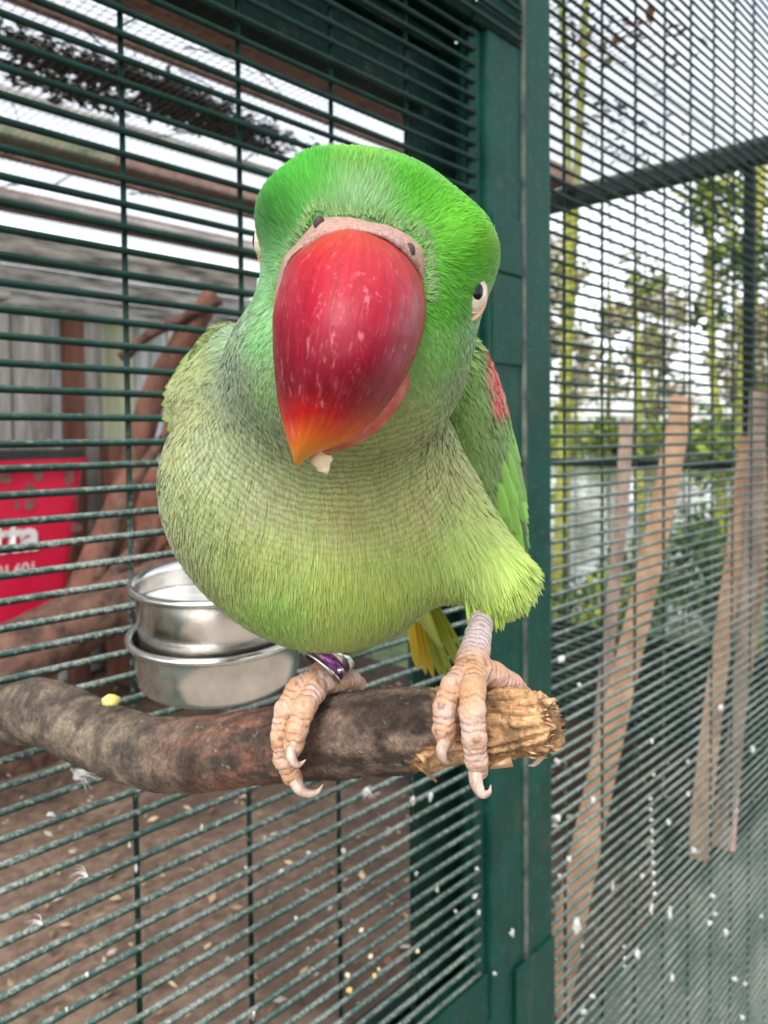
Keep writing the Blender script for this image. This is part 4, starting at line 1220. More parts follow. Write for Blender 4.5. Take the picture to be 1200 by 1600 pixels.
def lower_beak():
    nv, nu = 36, 32
    V = []
    for vv in np.linspace(120, 352, nv):
        l = np.interp(vv, LE[:, 0], LE[:, 1]) + 2; r_ = np.interp(vv, [120, 180, 240, 290, 325, 345, 352], [140, 145, 134, 112, 82, 50, 34])
        l = max(l, np.interp(vv, [300, 352], [-60, 6])) if vv > 300 else l
        mid = (l + r_) / 2; hw = (r_ - l) / 2
        cz = np.interp(vv, [120, 200, 300, 352], [160, 154, 150, 151]); ez = cz + 9
        for a in np.linspace(0, 2 * math.pi, nu, endpoint=False):
            ca, sa = math.cos(a), math.sin(a)
            V.append(beak_pt(vv, mid + hw * ca, ez - (ez - cz) * sa if sa > 0 else ez - 8 * sa))
    F = [[i*nu+j, i*nu+(j+1) % nu, (i+1)*nu+(j+1) % nu, (i+1)*nu+j] for i in range(nv-1) for j in range(nu)]
    F.append(list(range(nu))[::-1]); F.append([(nv-1)*nu + j for j in range(nu)])
    import bmesh
    V = np.array(V); me = mesh_np('lower_beak', c2w(V), F, True)
    n = fbm(V * 400, 3)[:, None]
    vcol(me, np.array((0.36, 0.05, 0.04)) + (np.array((0.50, 0.17, 0.12)) - np.array((0.36, 0.05, 0.04))) * np.clip((n - 0.35) * 3, 0, 1))
    bm = bmesh.new(); bm.from_mesh(me); bmesh.ops.recalc_face_normals(bm, faces=bm.faces); bm.to_mesh(me); bm.free()
    return me
obj('lower_beak', lower_beak(), M['horn'], parrot)

# cere: fleshy band round the base of the beak
M['skin'] = None
t = NT('pink_bird_skin')
f_ = t.noise(900, 4, 0.7); fb_ = t.noise(200, 3)
t.set(color=t.mix(t.ramp(fb_, [(0.35, (0,)*3), (0.7, (0.8,)*3)]), t.ramp(f_, [(0.35, (0.18, 0.09, 0.075)), (0.62, (0.42, 0.28, 0.25))]), (0.38, 0.22, 0.17)), rough=0.75, spec=0.35, sss=0.0)
t.bump(f_, 0.7, 0.0010); M['skin'] = t.m
CEREV = []
def cere():
    outline = [(428, 500), (432, 465), (438, 440), (453, 402), (490, 376), (520, 365), (553, 359), (590, 366), (620, 382), (645, 408), (660, 436), (668, 475), (668, 515), (660, 550)]
    outline = spline(np.array(outline, float), 60)
    thick = np.interp(np.linspace(0, 1, 60), [0, 0.12, 0.26, 0.36, 0.5, 0.68, 0.80, 0.9, 1], [2, 3, 10, 36, 19, 35, 8, 3, 2])
    cen = np.array([550, 480.0])
    V = []; K = 9
    for i, (q, th) in enumerate(zip(outline, thick)):
        dr = q - cen; dr /= np.linalg.norm(dr)
        vv = (q - OB) @ AX
        z0 = np.interp(max(vv, 0), [0, 60, 150, 200], [148.5, 155.5, 158, 158])
        for k in range(K):
            u_ = k / (K - 1)
            o2 = q + dr * (th * (u_ * 1.25 - 0.15))
            V.append(cl(o2[0], o2[1], (z0 - 1.7 * math.sin(math.pi * min(u_ * 1.1, 1)) * th / 34 + 12 * u_**2 + 0.5) / 1000))
    F = [[i*K+j, (i+1)*K+j, (i+1)*K+j+1, i*K+j+1] for i in range(59) for j in range(K-1)]
    import bmesh
    CEREV.extend(V)
    me = mesh_np('cere', c2w(np.array(V)), F, True)
    bm = bmesh.new(); bm.from_mesh(me)
    bmesh.ops.solidify(bm, geom=list(bm.faces), thickness=0.0015)
    bmesh.ops.recalc_face_normals(bm, faces=bm.faces); bm.to_mesh(me); bm.free()
    me.polygons.foreach_set('use_smooth', np.ones(len(me.polygons), bool))
    return me
ce = obj('cere', cere(), M['skin'], parrot)
M['black'] = NT('dark_nostril').set(color=(0.03, 0.016, 0.012), rough=0.7).m
def blob(name, c, r, m, parent, rot=None, nseg=20):
    V, F = [], []
    for i in range(nseg + 1):
        a = math.pi * i / nseg
        for j in range(nseg * 2):
            b = math.pi * j / nseg
            V.append((r[0] * math.sin(a) * math.cos(b), r[1] * math.sin(a) * math.sin(b), r[2] * math.cos(a)))
    V = np.array(V)
    if rot is not None: V = V @ rot.T
    n2 = nseg * 2
    F = np.array([[i*n2+j, (i+1)*n2+j, (i+1)*n2+(j+1) % n2, i*n2+(j+1) % n2] for i in range(nseg) for j in range(n2)])
    return obj(name, mesh_np(name, c2w(V + np.asarray(c)), F, True), m, parent)
def ring_(name, c, nrm, r0, r1, th, m, parent, sx=1.0, n=40, up=np.array([0, 1.0, 0]), wob=0):
    nrm = np.asarray(nrm, float); nrm /= np.linalg.norm(nrm)
    a = up - nrm * (up @ nrm); a /= np.linalg.norm(a); b = np.cross(nrm, a)
    V, F = [], []
    K = 8
    for i in range(n):
        q = 2 * math.pi * i / n
        rr = (r0 + r1) / 2; hw = (r1 - r0) / 2
        for k in range(K):
            w_ = 2 * math.pi * k / K
            rad_ = rr + hw * math.cos(w_) + wob * math.sin(7 * q) * (1 if k in (0, 1, 7) else 0)
            V.append(np.asarray(c) + (a * math.cos(q) * sx + b * math.sin(q)) * rad_ + nrm * th * math.sin(w_))
    F = np.array([[i*K+k, ((i+1) % n)*K+k, ((i+1) % n)*K+(k+1) % K, i*K+(k+1) % K] for i in range(n) for k in range(K)])
    return obj(name, mesh_np(name, c2w(np.array(V)), F, True), m, parent)
for (x, y, Z, nx_) in ((498, 347, 151.2, -0.35), (641, 390, 151.6, 0.5)):
    cv = np.array(CEREV); cx_, cy_ = pxy(cv); Z = -cv[np.argmin((cx_ - x)**2 + (cy_ - y)**2), 2] * 1000 + 0.1
    c = cl(x, y, Z / 1000)
    rot_ = rotz(-14 if nx_ > 0 else 28)
    blob('nostril', c, (0.00100, 0.0014, 0.0006), M['black'], ce, rot_)

# bristly feathers at the cere edge
def bristles(n=1100):
    ol = spline(np.array([(430, 470), (438, 436), (452, 396), (474, 352), (492, 322), (520, 330), (560, 331), (600, 338), (632, 354), (664, 368), (672, 420), (674, 470)], float), 200)
    V, C = [], []
    cen = np.array([552, 470.0])
    for k in range(n):
        q = ol[rng.integers(0, 200)] + rng.normal(0, 3.0, 2)
        dr = q - cen; dr /= np.linalg.norm(dr); q = q - dr * 5 * rng.random()
        z = surf_f(q[0], q[1])
        a = cl(q[0], q[1], z - 0.0012)
        d = np.array([dr[0] + rng.normal(0, 0.2), -dr[1] + rng.normal(0, 0.2), 0.25 + rng.normal(0, 0.15)]); d /= np.linalg.norm(d)
        sd_ = np.cross(d, [0, 0, 1.0]); sd_ /= np.linalg.norm(sd_)
        L = rng.uniform(0.0012, 0.0028); w_ = 0.00012
        V += [a - sd_ * w_, a + sd_ * w_, a + d * L + np.array([0, 0, -0.3 * L])]
        g = rng.random(); c = (np.array((0.20, 0.24, 0.13)) * (1 - g) + np.array((0.16, 0.42, 0.09)) * g) * rng.uniform(0.6, 1.3)
        C += [c] * 3
    me = mesh_np('bristles', c2w(np.array(V)), np.arange(3 * n).reshape(n, 3)); vcol(me, np.array(C)); return me
_sf = {}
def surf_f(x, y):
    k = (int(x) // 5, int(y) // 5)
    if k not in _sf:
        z = surf(k[0] * 5 + 2, k[1] * 5 + 2); _sf[k] = min(z, 0.172) if z else 0.165
    return _sf[k]
obj('bristles', bristles(), M['plume'], ce, 'stuff')
# ---------------------------------------------------------------- eyes
M['iris'] = noisy('pale_cream_iris', (0.46, 0.41, 0.31), (0.58, 0.54, 0.44), 900, 0.15, 0, spec=0.6)
M['pupil'] = NT('black_pupil').set(color=(0.003, 0.003, 0.003), rough=0.22, spec=0.3).m
M['eyelid'] = noisy('peach_eyelid_skin', (0.55, 0.26, 0.15), (0.72, 0.45, 0.32), 700, 0.55, 0.3, 0.0003)
def eye(c, nrm, r, up, k=1.0):
    nrm = np.asarray(nrm, float); nrm /= np.linalg.norm(nrm); c = np.asarray(c)
    up = up - nrm * (up @ nrm); up /= np.linalg.norm(up); sd_ = np.cross(up, nrm)
    rot = np.stack([sd_, up, nrm], 1)
    e = blob('eye', c, (r * 0.80, r * 1.08, r * 0.62), M['iris'], parrot, rot, 24)
    blob('pupil', c + nrm * r * 0.34 - sd_ * r * 0.10, (r * 0.46, r * 0.62, r * 0.335), M['pupil'], e, rot, 16)
    ring_('eyelid', c + nrm * r * 0.12, nrm, r * 0.74, r * 0.88, r * 0.12, M['eyelid'], e, 1.34, 40, up, 0.00005)
    ring_('lower_lid', c + nrm * r * 0.10 - up * r * 0.34 - sd_ * r * 0.14, nrm - 0.2 * up, r * 0.74, r * 1.12, r * 0.16, M['eyelid'], e, 1.2, 40, up, 0.00005)
    return e
eye(EYES[0], (0.62, 0.0, 0.78), 0.0040, np.array([0.42, 1.0, 0]))
eye(EYES[1], (-0.95, 0.06, 0.32), 0.0036, np.array([0.1, 1.0, 0]))

# ---------------------------------------------------------------- wings and tail
def m_feather():
    t = NT('vane_feather')
    oi = t.add('ShaderNodeObjectInfo')
    at = t.add('ShaderNodeAttribute', attribute_name='col')
    c = t.mix(1.0, oi.outputs['Color'], at.outputs['Color'], 'MULTIPLY')
    n_ = t.noise(1400, 3, stretch=(1, 1, 0.5))
    c = t.mix(0.35, c, t.ramp(n_, [(0.3, (0.5,)*3), (0.7, (1.0,)*3)]), 'MULTIPLY')
    t.set(color=c, rough=0.45, spec=0.35)
    t.bump(n_, 0.3, 0.0004)
    return t.m
M['feather'] = m_feather()
def feather_mesh():
    """unit feather: length along +y, width 1 in x, face to +z"""
    n, k = 12, 6
    V, C = [], []
    for i in range(n + 1):
        t_ = i / n
        w_ = (math.sin(math.pi * min(0.98, 0.12 + 0.88 * t_)**0.8))**0.6 * 0.5 if t_ < 1 else 0.03
        w_ = 0.5 * min(1, 0.35 + t_ * 2.2) * (1 - max(0, (t_ - 0.72) / 0.28)**2.2 * 0.97)
        for j in range(k + 1):
            u_ = j / k * 2 - 1
            z = -0.16 * u_ * u_ * w_ * 2 + 0.05 * math.sin(math.pi * t_) + (0.02 if j == k // 2 else 0)
            V.append((u_ * w_, t_ - abs(u_) * 0.06 * (1 - t_), z))
            sh = 1.0 - 0.12 * (abs(u_) < 0.2)
            C.append((sh,) * 3)
    F = np.array([[i*(k+1)+j, i*(k+1)+j+1, (i+1)*(k+1)+j+1, (i+1)*(k+1)+j] for i in range(n) for j in range(k)])
    me = mesh_np('feather', np.array(V), F, True); vcol(me, np.array(C))
    me.materials.append(M['feather'])
    return me
FME = feather_mesh()
def feather(name, p, d, nrm, L, w_, color, parent):
    p, d, nrm = np.asarray(p, float), np.asarray(d, float), np.asarray(nrm, float)
    d = d / np.linalg.norm(d); nrm = nrm - d * (nrm @ d); nrm /= np.linalg.norm(nrm); x = np.cross(d, nrm)
    B = R @ np.stack([x * w_, d * L, nrm * w_ * 0.7], 1)
    m4 = Matrix.Identity(4)
    for i in range(3):
        for j in range(3): m4[i][j] = B[i, j]
    pw = c2w(p)
    for i in range(3): m4[i][3] = pw[i]
    o = bpy.data.objects.new(name, FME); link(o, parent)
    o.matrix_basis = m4; o.color = (*color, 1)
    return o
def wing(c, ax, half, acr, thick, colors, nrows, flat_n, name_label=None):
    """flattened body of the folded wing covered by rows of feathers"""
    ax = np.asarray(ax, float); Lh = np.linalg.norm(ax); ax = ax / Lh
    fn = np.asarray(flat_n, float); fn = fn - ax * (fn @ ax); fn /= np.linalg.norm(fn); tr = np.cross(fn, ax)
    rot = np.stack([tr, ax, fn], 1)
    lo = np.asarray(c) - 0.07; hi = np.asarray(c) + 0.07
    g_, o_ = grid(lo, hi, 0.0016)
    f = ell(g_, c, (acr, half, thick), rot)
    v, fc = snets(f, o_, 0.0016)
    me = mesh_np('wing', c2w(v), fc, True); cc, _, _ = plumage_col(v); vcol(me, np.tile(np.array(colors[1]) * 0.7, (len(v), 1)))
    return obj('wing', me, M['plume'], parrot), v, fc, rot

# right-hand wing in the picture
G1, G2, G3 = lin(108, 138, 74), lin(112, 165, 52), lin(116, 186, 50)
RED = lin(205, 70, 82); DK = lin(62, 92, 30)
wA = cl(742, 580, 0.228); wBp = cl(806, 850, 0.288)
cW = (wA + wBp) / 2 + np.array([-0.004, 0.004, -0.006])
rw, rv, rf, rrot = wing(cW, wBp - wA, np.linalg.norm(wBp - wA) * 0.56, 0.024, 0.0085, [G1, G1], 6, (0.86, 0.10, 0.50))
fn = rrot[:, 2]; ax_ = rrot[:, 1]; tr_ = rrot[:, 0]
if ax_[1] > 0: ax_ = -ax_
def wing_col(p, tip):
    n = len(p); px, py = pxy(p)
    edge = np.clip((px - (745 + (py - 560) * 0.27)) / 26, 0, 1)
    low = np.clip((py - 650) / 120, 0, 1)
    c = np.array(G1) + (np.array(G3) - np.array(G1)) * np.clip(edge * 0.5 + low * edge, 0, 1)[:, None]
    rd = np.clip((650 - py) / 22, 0, 1) * np.clip((px - 742 - (py - 560) * 0.22) / 12, 0, 1)
    rd = rd * np.clip((fbm(p * 420, 2) - 0.30) * 6, 0, 1)
    c = c + (np.array(RED) - c) * rd[:, None]
    return np.clip(c * rng.normal(1.05, 0.14, (n, 1)), 0.004, 0.9)
wing_ax = ax_.copy()
strands('plumage', rv, rf, vnorm(rv, rf), 26000, rw, lambda p: np.full(len(p), 0.0058), lambda p: np.full(len(p), 0.0008), wing_col, lambda p: np.tile(wing_ax, (len(p), 1)), lift=(0.0, 0.08))
for row in range(11):
    t_ = row / 10
    if row < 5: continue
    for k in range(7):
        u_ = (k - 3) / 3.0
        half = np.linalg.norm(wBp - wA) * 0.56
        yy = -0.92 + 1.55 * t_ + (0.05 if k % 2 else 0)
        xx = u_ * 0.92
        e = 1 - yy * yy * 0.98 - xx * xx * 0.9
        if e < 0.03: continue
        p = cW + ax_ * yy * half + tr_ * xx * 0.024 * (1 - 0.2 * t_) + fn * 0.0085 * math.sqrt(max(e, 0)) * 1.02 + fn * 0.0004 * (1 - t_)
        wpx, wpy = pxy(p[None])
        if yy < -0.42 and tr_[0] * xx > -0.9 and wpx[0] > 748: colr = np.array(RED) * random.uniform(0.7, 1.15)
        elif t_ < 0.45: colr = np.array(G1) * random.uniform(0.85, 1.2)
        elif t_ < 0.75: colr = np.array(G2) * random.uniform(0.8, 1.2)
        else: colr = np.array(G3 if k % 3 else DK) * random.uniform(0.8, 1.2)
        L = 0.016 + 0.012 * t_; w_ = 0.0070
        nn = fn + tr_ * xx * 0.5 + ax_ * -0.10
        feather('wing_feather', p, ax_ + tr_ * random.gauss(0, 0.06) + fn * 0.06, nn, L, w_, np.clip(colr, 0, 0.9), rw)
# left-hand wing
wA2 = cl(356, 535, 0.252); wB2 = cl(284, 618, 0.264)
cW2 = (wA2 + wB2) / 2 + np.array([0.002, 0.0, -0.012])
O1, O2 = lin(124, 142, 80), lin(112, 134, 66)
lw, lv, lf_, lrot = wing(cW2, wB2 - wA2, np.linalg.norm(wB2 - wA2) * 0.62, 0.018, 0.008, [O1, O1], 5, (-0.75, 0.25, 0.6))
fn = lrot[:, 2]; ax_ = lrot[:, 1]; tr_ = lrot[:, 0]
if ax_[1] > 0: ax_ = -ax_
wing_ax2 = ax_.copy()
strands('plumage', lv, lf_, vnorm(lv, lf_), 16000, lw, lambda p: np.full(len(p), 0.0060), lambda p: np.full(len(p), 0.0008), lambda p, t2: np.clip(np.array(O1) * rng.normal(0.95, 0.12, (len(p), 1)), 0, 0.9), lambda p: np.tile(wing_ax2, (len(p), 1)), lift=(0.0, 0.08))
for row in range(9):
    t_ = row / 8
    if row < 5: continue
    for k in range(6):
        u_ = (k - 2.5) / 2.5
        half = np.linalg.norm(wB2 - wA2) * 0.62
        yy = -0.92 + 1.5 * t_ + (0.06 if k % 2 else 0); xx = u_ * 0.9
        e = 1 - yy * yy * 0.98 - xx * xx * 0.9
        if e < 0.03: continue
        p = cW2 + ax_ * yy * half + tr_ * xx * 0.018 + fn * 0.008 * math.sqrt(e) + fn * 0.0004 * (1 - t_)
        feather('wing_feather', p, ax_ + tr_ * random.gauss(0, 0.05) + fn * 0.05, fn + tr_ * xx * 0.5 - ax_ * 0.1, 0.011 + 0.004 * t_, 0.008, np.array(O1 if random.random() < 0.6 else O2) * random.uniform(0.85, 1.15), lw)
# tail
tl = obj('tail', tube('tail', c2w(spline(np.array([cl(620, 900, 0.315), cl(660, 960, 0.345), cl(688, 1010, 0.385)]), 12)), np.linspace(0.006, 0.0012, 12), 12), M['plume'], parrot)
vcol(tl.data, np.tile(np.array(lin(150, 160, 40)), (len(tl.data.vertices), 1)))
ta = cl(655, 945, 0.335)
for k in range(9):
    e = cl(700 + (k - 4) * 3, 1060 + (k % 3) * 3, 0.47 - abs(k - 4) * 0.014)
    d_ = e - ta + np.array([(k - 4) * 0.0016, 0, 0])
    feather('tail_feather', ta + np.array([(k - 4) * 0.0014, 0.001 * abs(k-4), 0]), d_, (0.1, 0.9, 0.45), np.linalg.norm(d_), 0.0045, np.array(lin(196, 170, 30) if k in (0, 1, 2) else lin(150, 165, 45)), tl)

# long loose feathers at the thigh hem
hem = []
for k in range(110):
    u_ = k / 109
    x = 762 + 62 * u_ + random.gauss(0, 5); y = 950 + 10 * math.sin(u_ * 3.1) - 26 * u_ + random.gauss(0, 9)
    if k < 30: x = 765 + random.gauss(0, 8); y = 965 + random.gauss(0, 10)
    if k < 30: x = 726 + 62 * random.random(); y = 968 + random.gauss(0, 7)
    z_ = surf(x, y - 34)
    c = cl(x, y - 34, (z_ - 0.0006) if z_ else 0.2085 + random.uniform(0, 0.010))
    d_ = np.array([0.05 + 0.25 * u_ + random.gauss(0, 0.08), -1.0, 0.05])
    if k < 30: d_ = np.array([0.12 + random.gauss(0, 0.07), -1, 0.0])
    feather('thigh_feather', c, d_, (0.3, 0.1, 1), random.uniform(0.004, 0.0088) * (1.1 if k < 30 else 1), random.uniform(0.0006, 0.0012), np.array(lin(158, 186, 78)) * random.uniform(0.6, 1.15), body)

# ---------------------------------------------------------------- legs, feet, claws, ring
def m_foot():
    t = NT('scaly_foot_skin')
    at = t.add('ShaderNodeAttribute', attribute_name='col')
    vor = t.add('ShaderNodeTexVoronoi', feature='DISTANCE_TO_EDGE'); vor.inputs['Scale'].default_value = 620
    t.l.new(t.pos(), vor.inputs['Vector'])
    crease = t.ramp(vor.outputs['Distance'], [(0.0, (0.55,)*3), (0.10, (1.0,)*3)])
    n_ = t.noise(500, 4, 0.7)
    c = t.mix(0.35, at.outputs['Color'], crease, 'MULTIPLY')
    c = t.mix(0.35, c, t.ramp(n_, [(0.3, (0.55,)*3), (0.7, (1.0,)*3)]), 'MULTIPLY')
    t.set(color=c, rough=0.6, spec=0.35)
    t.bump(t.math('ADD', vor.outputs['Distance'], t.math('MULTIPLY', n_, 0.3)), 0.45, 0.0006)
    return t.m
M['foot'] = m_foot()
M['claw'] = None
t = NT('horn_claw'); n_ = t.noise(500, 3, stretch=(1, 1, 0.4))
t.set(color=t.ramp(n_, [(0.3, (0.25, 0.17, 0.13)), (0.7, (0.52, 0.38, 0.31))]), rough=0.3, spec=0.5); M['claw'] = t.m
def foot(chains, claws, lo, hi, shank):
    h = 0.00046; KF = 0.67
    pts_all = np.array([cl(*q[:2], q[2] / 1000) for ch in chains for q in ch])
    g_, o_ = grid(pts_all.min(0) - 0.009, pts_all.max(0) + 0.009, h)
    def ev(pp):
        D = None; ph = None
        wob = 0.5 * np.sin(pp[..., 0] * 1500) + 0.4 * np.sin(pp[..., 1] * 900 + pp[..., 2] * 1100)
        for ch in chains:
            Lc = 0.0; dc = None; pc_ = None
            for q0, q1 in zip(ch[:-1], ch[1:]):
                a, b = cl(*q0[:2], q0[2] / 1000), cl(*q1[:2], q1[2] / 1000)
                d, hh = rcone(pp, a, b, q0[3] * KF / 1000, q1[3] * KF / 1000)
                seg_l = np.linalg.norm(b - a)
                rg_ = (1 - np.abs(np.sin((Lc + hh * seg_l) / 0.0017 * math.pi + wob)))**3
                d = d + 0.00040 * rg_
                Lc += seg_l
                pc_ = rg_ if dc is None else np.where(d < dc, rg_, pc_)
                dc = d if dc is None else smin(dc, d, 0.0008)
            ph = pc_ if D is None else np.where(dc < D, pc_, ph)
            D = dc if D is None else smin(D, dc, 0.0003)
        return D + 0.0005 * (vnoise(pp * 700) - 0.5), ph
    D, _ = ev(g_)
    v, f = snets(D, o_, h)
    me = mesh_np('foot', c2w(v), f, True)
    px, py = pxy(v)
    n_ = fbm(v * 260, 3)[:, None]
    base = np.array(lin(206, 160, 130)); pink = np.array(lin(216, 182, 168)); tan = np.array(lin(196, 148, 104))
    c = base + (pink - base) * np.clip((n_ - 0.42) * 4, 0, 1); c = c + (tan - c) * np.clip((fbm(v * 180 + 7, 2)[:, None] - 0.5) * 4, 0, 1) * 0.7
    up_ = np.clip((shank - py) / 30, 0, 1)[:, None]
    c = c + (np.array(lin(205, 186, 184)) - c) * up_
    _, ph = ev(v)
    c = c * (1 - 0.55 * np.clip(ph * 1.3, 0, 1))[:, None] * 0.88
    vcol(me, c)
    fo = obj('foot', me, M['foot'], parrot)
    for cp in claws:
        ctrl = np.array([[*cl(*q[:2], q[2] / 1000), q[3] / 1000] for q in cp])
        s_ = spline(ctrl, 22)
        obj('claw', tube('claw', c2w(s_[:, :3]), np.maximum(s_[:, 3] * 0.78, 0.0001), 14), M['claw'], fo)
    return fo
foot([  # right-hand foot
    [(764, 915, 226, 4.6), (748, 990, 207, 5.2), (738, 1035, 199, 6.6), (738, 1056, 195, 6.6)],
    [(738, 1052, 194, 5.6), (738, 1080, 186.5, 4.9), (738, 1110, 183.5, 4.7), (740, 1150, 183, 4.5), (744, 1185, 185, 4.2), (749, 1203, 187, 3.5)],
    [(730, 1050, 194, 5.4), (707, 1072, 190, 4.3), (695, 1105, 187.5, 4.2), (694, 1140, 187, 4.1), (698, 1160, 188, 3.4)],
    [(746, 1046, 196, 5.6), (772, 1055, 199, 4.9), (800, 1070, 204, 4.4), (822, 1092, 211, 4.0)]],
    [[(744, 1200, 186, 2.5), (744, 1222, 183.5, 2.1), (753, 1240, 182.5, 1.5), (764, 1238, 182.5, 0.8), (767, 1226, 183, 0.15)],
     [(696, 1158, 186, 2.2), (690, 1172, 183.5, 1.8), (693, 1186, 183, 1.2), (701, 1195, 184, 0.15)],
     [(846, 1140, 205, 2.6), (848, 1163, 202, 2.2), (843, 1182, 200, 1.5), (834, 1194, 199, 0.8), (825, 1196, 198.5, 0.15)]], None, None, 1030)
foot([  # left-hand foot
    [(548, 975, 240, 4.8), (522, 1030, 231, 5.0), (500, 1058, 224, 6.0), (488, 1072, 220, 6.2)],
    [(490, 1066, 221, 6.0), (466, 1078, 219, 5.4), (446, 1110, 215.5, 4.6), (439, 1150, 214, 4.3), (443, 1185, 215, 4.3), (456, 1212, 216, 3.8), (464, 1222, 218, 3.0)],
    [(492, 1078, 218, 5.4), (474, 1108, 212, 4.8), (464, 1140, 209.5, 4.5), (459, 1165, 209.5, 4.0), (456, 1176, 210, 3.0)],
    [(505, 1066, 222, 4.8), (530, 1068, 228, 3.9), (548, 1062, 234, 4.4), (560, 1068, 240, 3.6)]],
    [[(460, 1216, 216, 2.8), (468, 1232, 214, 2.2), (482, 1240, 213.5, 1.5), (496, 1237, 214, 0.9), (505, 1225, 214.5, 0.15)],
     [(454, 1170, 208, 2.3), (456, 1186, 206, 1.8), (466, 1195, 206, 1.1), (478, 1187, 207, 0.15)]], None, None, 1000)
M['ringp'] = noisy('purple_anodised_ring', (0.12, 0.02, 0.12), (0.30, 0.10, 0.28), 420, 0.3, 0, metal=0.6)
M['rings'] = noisy('silver_ring_edge', (0.55, 0.54, 0.52), (0.7, 0.7, 0.68), 200, 0.25, 0, metal=1.0)
rc = cl(510, 1034, 0.2265); rn = np.array([0.62, 0.68, -0.38]); rn /= np.linalg.norm(rn)
def band(name, c, nrm, r, h, th, m, parent, n=48):
    a = np.array([0, 0, 1.0]); a = a - nrm * (a @ nrm); a /= np.linalg.norm(a); b = np.cross(nrm, a)
    V = []
    prof = [(r, -h), (r + th, -h), (r + th, h), (r, h)]
    for i in range(n):
        q = 2 * math.pi * i / n; dr = a * math.cos(q) + b * math.sin(q)
        for rr, hh in prof: V.append(c + dr * rr + nrm * hh)
    F = np.array([[i*4+k, ((i+1) % n)*4+k, ((i+1) % n)*4+(k+1) % 4, i*4+(k+1) % 4] for i in range(n) for k in range(4)])
    return obj(name, mesh_np(name, c2w(np.array(V)), F), m, parent)
rg = band('leg_ring', rc, rn, 0.0062, 0.0019, 0.0006, M['ringp'], parrot)
band('ring_edge', rc - rn * 0.0022, rn, 0.00615, 0.0005, 0.0009, M['rings'], rg)
band('ring_edge', rc + rn * 0.0032, rn, 0.00615, 0.0015, 0.0009, M['rings'], rg)
for a0 in (0.6, 2.2, 3.9):
    a = np.array([0, 0, 1.0]); a = a - rn * (a @ rn); a /= np.linalg.norm(a); b = np.cross(rn, a)
    blob('ring_mark', rc + (a * math.cos(a0) + b * math.sin(a0)) * 0.0068, (0.0011, 0.0011, 0.0011), M['rings'], rg, None, 8)

# ================================================================== steel bowls
def lathe(name, prof, c, tilt_axis, tilt, m, parent, n=72):
    V = []
    for r_, z in prof:
        for j in range(n):
            a = 2 * math.pi * j / n; V.append((r_ * math.cos(a), r_ * math.sin(a), z))
    rot = np.array(Matrix.Rotation(tilt, 3, Vector(tilt_axis)))
    V = np.array(V) @ rot.T + c
    k = len(prof)
    F = np.array([[i*n+j, i*n+(j+1) % n, (i+1)*n+(j+1) % n, (i+1)*n+j] for i in range(k-1) for j in range(n)])
    return obj(name, mesh_np(name, V, F, True), m, parent)
def bowl_prof(R_, h, lip, t_=0.0009, k=0.62):
    out = [(0.0005, -h), (R_ * k, -h)]
    for a in np.linspace(0, 1, 6): out.append((R_ * (k + (0.955 - k) * math.sin(a * 1.45)), -h + h * 0.30 * (1 - math.cos(a * 1.45))))
    out += [(R_ * 0.965, -h * 0.45), (R_ * 0.985, -0.003), (R_ + lip * 0.3, -0.0022), (R_ + lip, -0.0022), (R_ + lip * 1.25, -0.0008), (R_ + lip, 0.0009), (R_, 0.0010), (R_ - t_ * 1.5, -0.0010)]
    inner = [(R_ * 0.985 - t_, -0.004), (R_ * 0.965 - t_, -h * 0.45), (R_ * 0.90 - t_, -h * 0.75), (R_ * k, -h + t_ * 1.5), (0.0005, -h + t_ * 1.5)]
    return out + inner
bc = P(338, 903, 0.384)
tl_ax = tuple(np.array([1.0, 0, 0])); tlt = math.radians(5.5)
ub_ = thing('feeding_bowl', bc - (0, 0, 0.024), 'upper of two nested stainless steel bowls behind the parrot, brighter rim', 'bowl')
lathe('bowl_wall', bowl_prof(0.0402, 0.044, 0.0022, k=0.80), bc, tl_ax, tlt, M['steel'], ub_)
bc2 = P(340, 982, 0.384)
lb_ = thing('feeding_bowl', bc2 - (0, 0, 0.03), 'lower of two nested stainless steel bowls, holding the other one', 'bowl')
lathe('bowl_wall', bowl_prof(0.0418, 0.0290, 0.0022, k=0.52), bc2, tl_ax, tlt, M['steel'], lb_)
hk = thing('bowl_hook', W(sw(bc2)[0], -0.002, bc2[2]), 'steel hook fixing the nested bowls to the green wires', 'hook')
sb_ = sw(bc2)
for ds in (-0.012, 0.012):
    obj('hook_rod', tube('hook_rod', [W(sb_[0] + ds, sb_[1] + 0.040, bc2[2] - 0.001), W(sb_[0] + ds, -0.006, bc2[2] + 0.002), W(sb_[0] + ds, 0.004, bc2[2] + 0.004), W(sb_[0] + ds, 0.0046, bc2[2] - 0.012)], 0.0013, 8), M['steel'], hk)
# seed mash in the upper bowl
sv = [W(*sw(bc + np.array([0.0380 * math.cos(a) * r_, 0.0380 * math.sin(a) * r_, 0])), 0) + np.array([0, 0, bc[2] - 0.010 + 0.0012 * random.random()]) for r_ in (0.2, 0.5, 0.8, 1.0) for a in np.linspace(0, 2 * math.pi, 24, endpoint=False)]
sf = [[i*24+j, i*24+(j+1) % 24, (i+1)*24+(j+1) % 24, (i+1)*24+j] for i in range(3) for j in range(24)] + [list(range(24))[::-1]]
M['waterb'] = NT('bowl_water').set(color=(0.55, 0.55, 0.53), rough=0.08, spec=0.5).m
o = obj('bowl_water', mesh_np('bowl_water', sv, sf, True), M['waterb']); tag(o, 'cloudy water standing in the upper steel bowl', 'water')

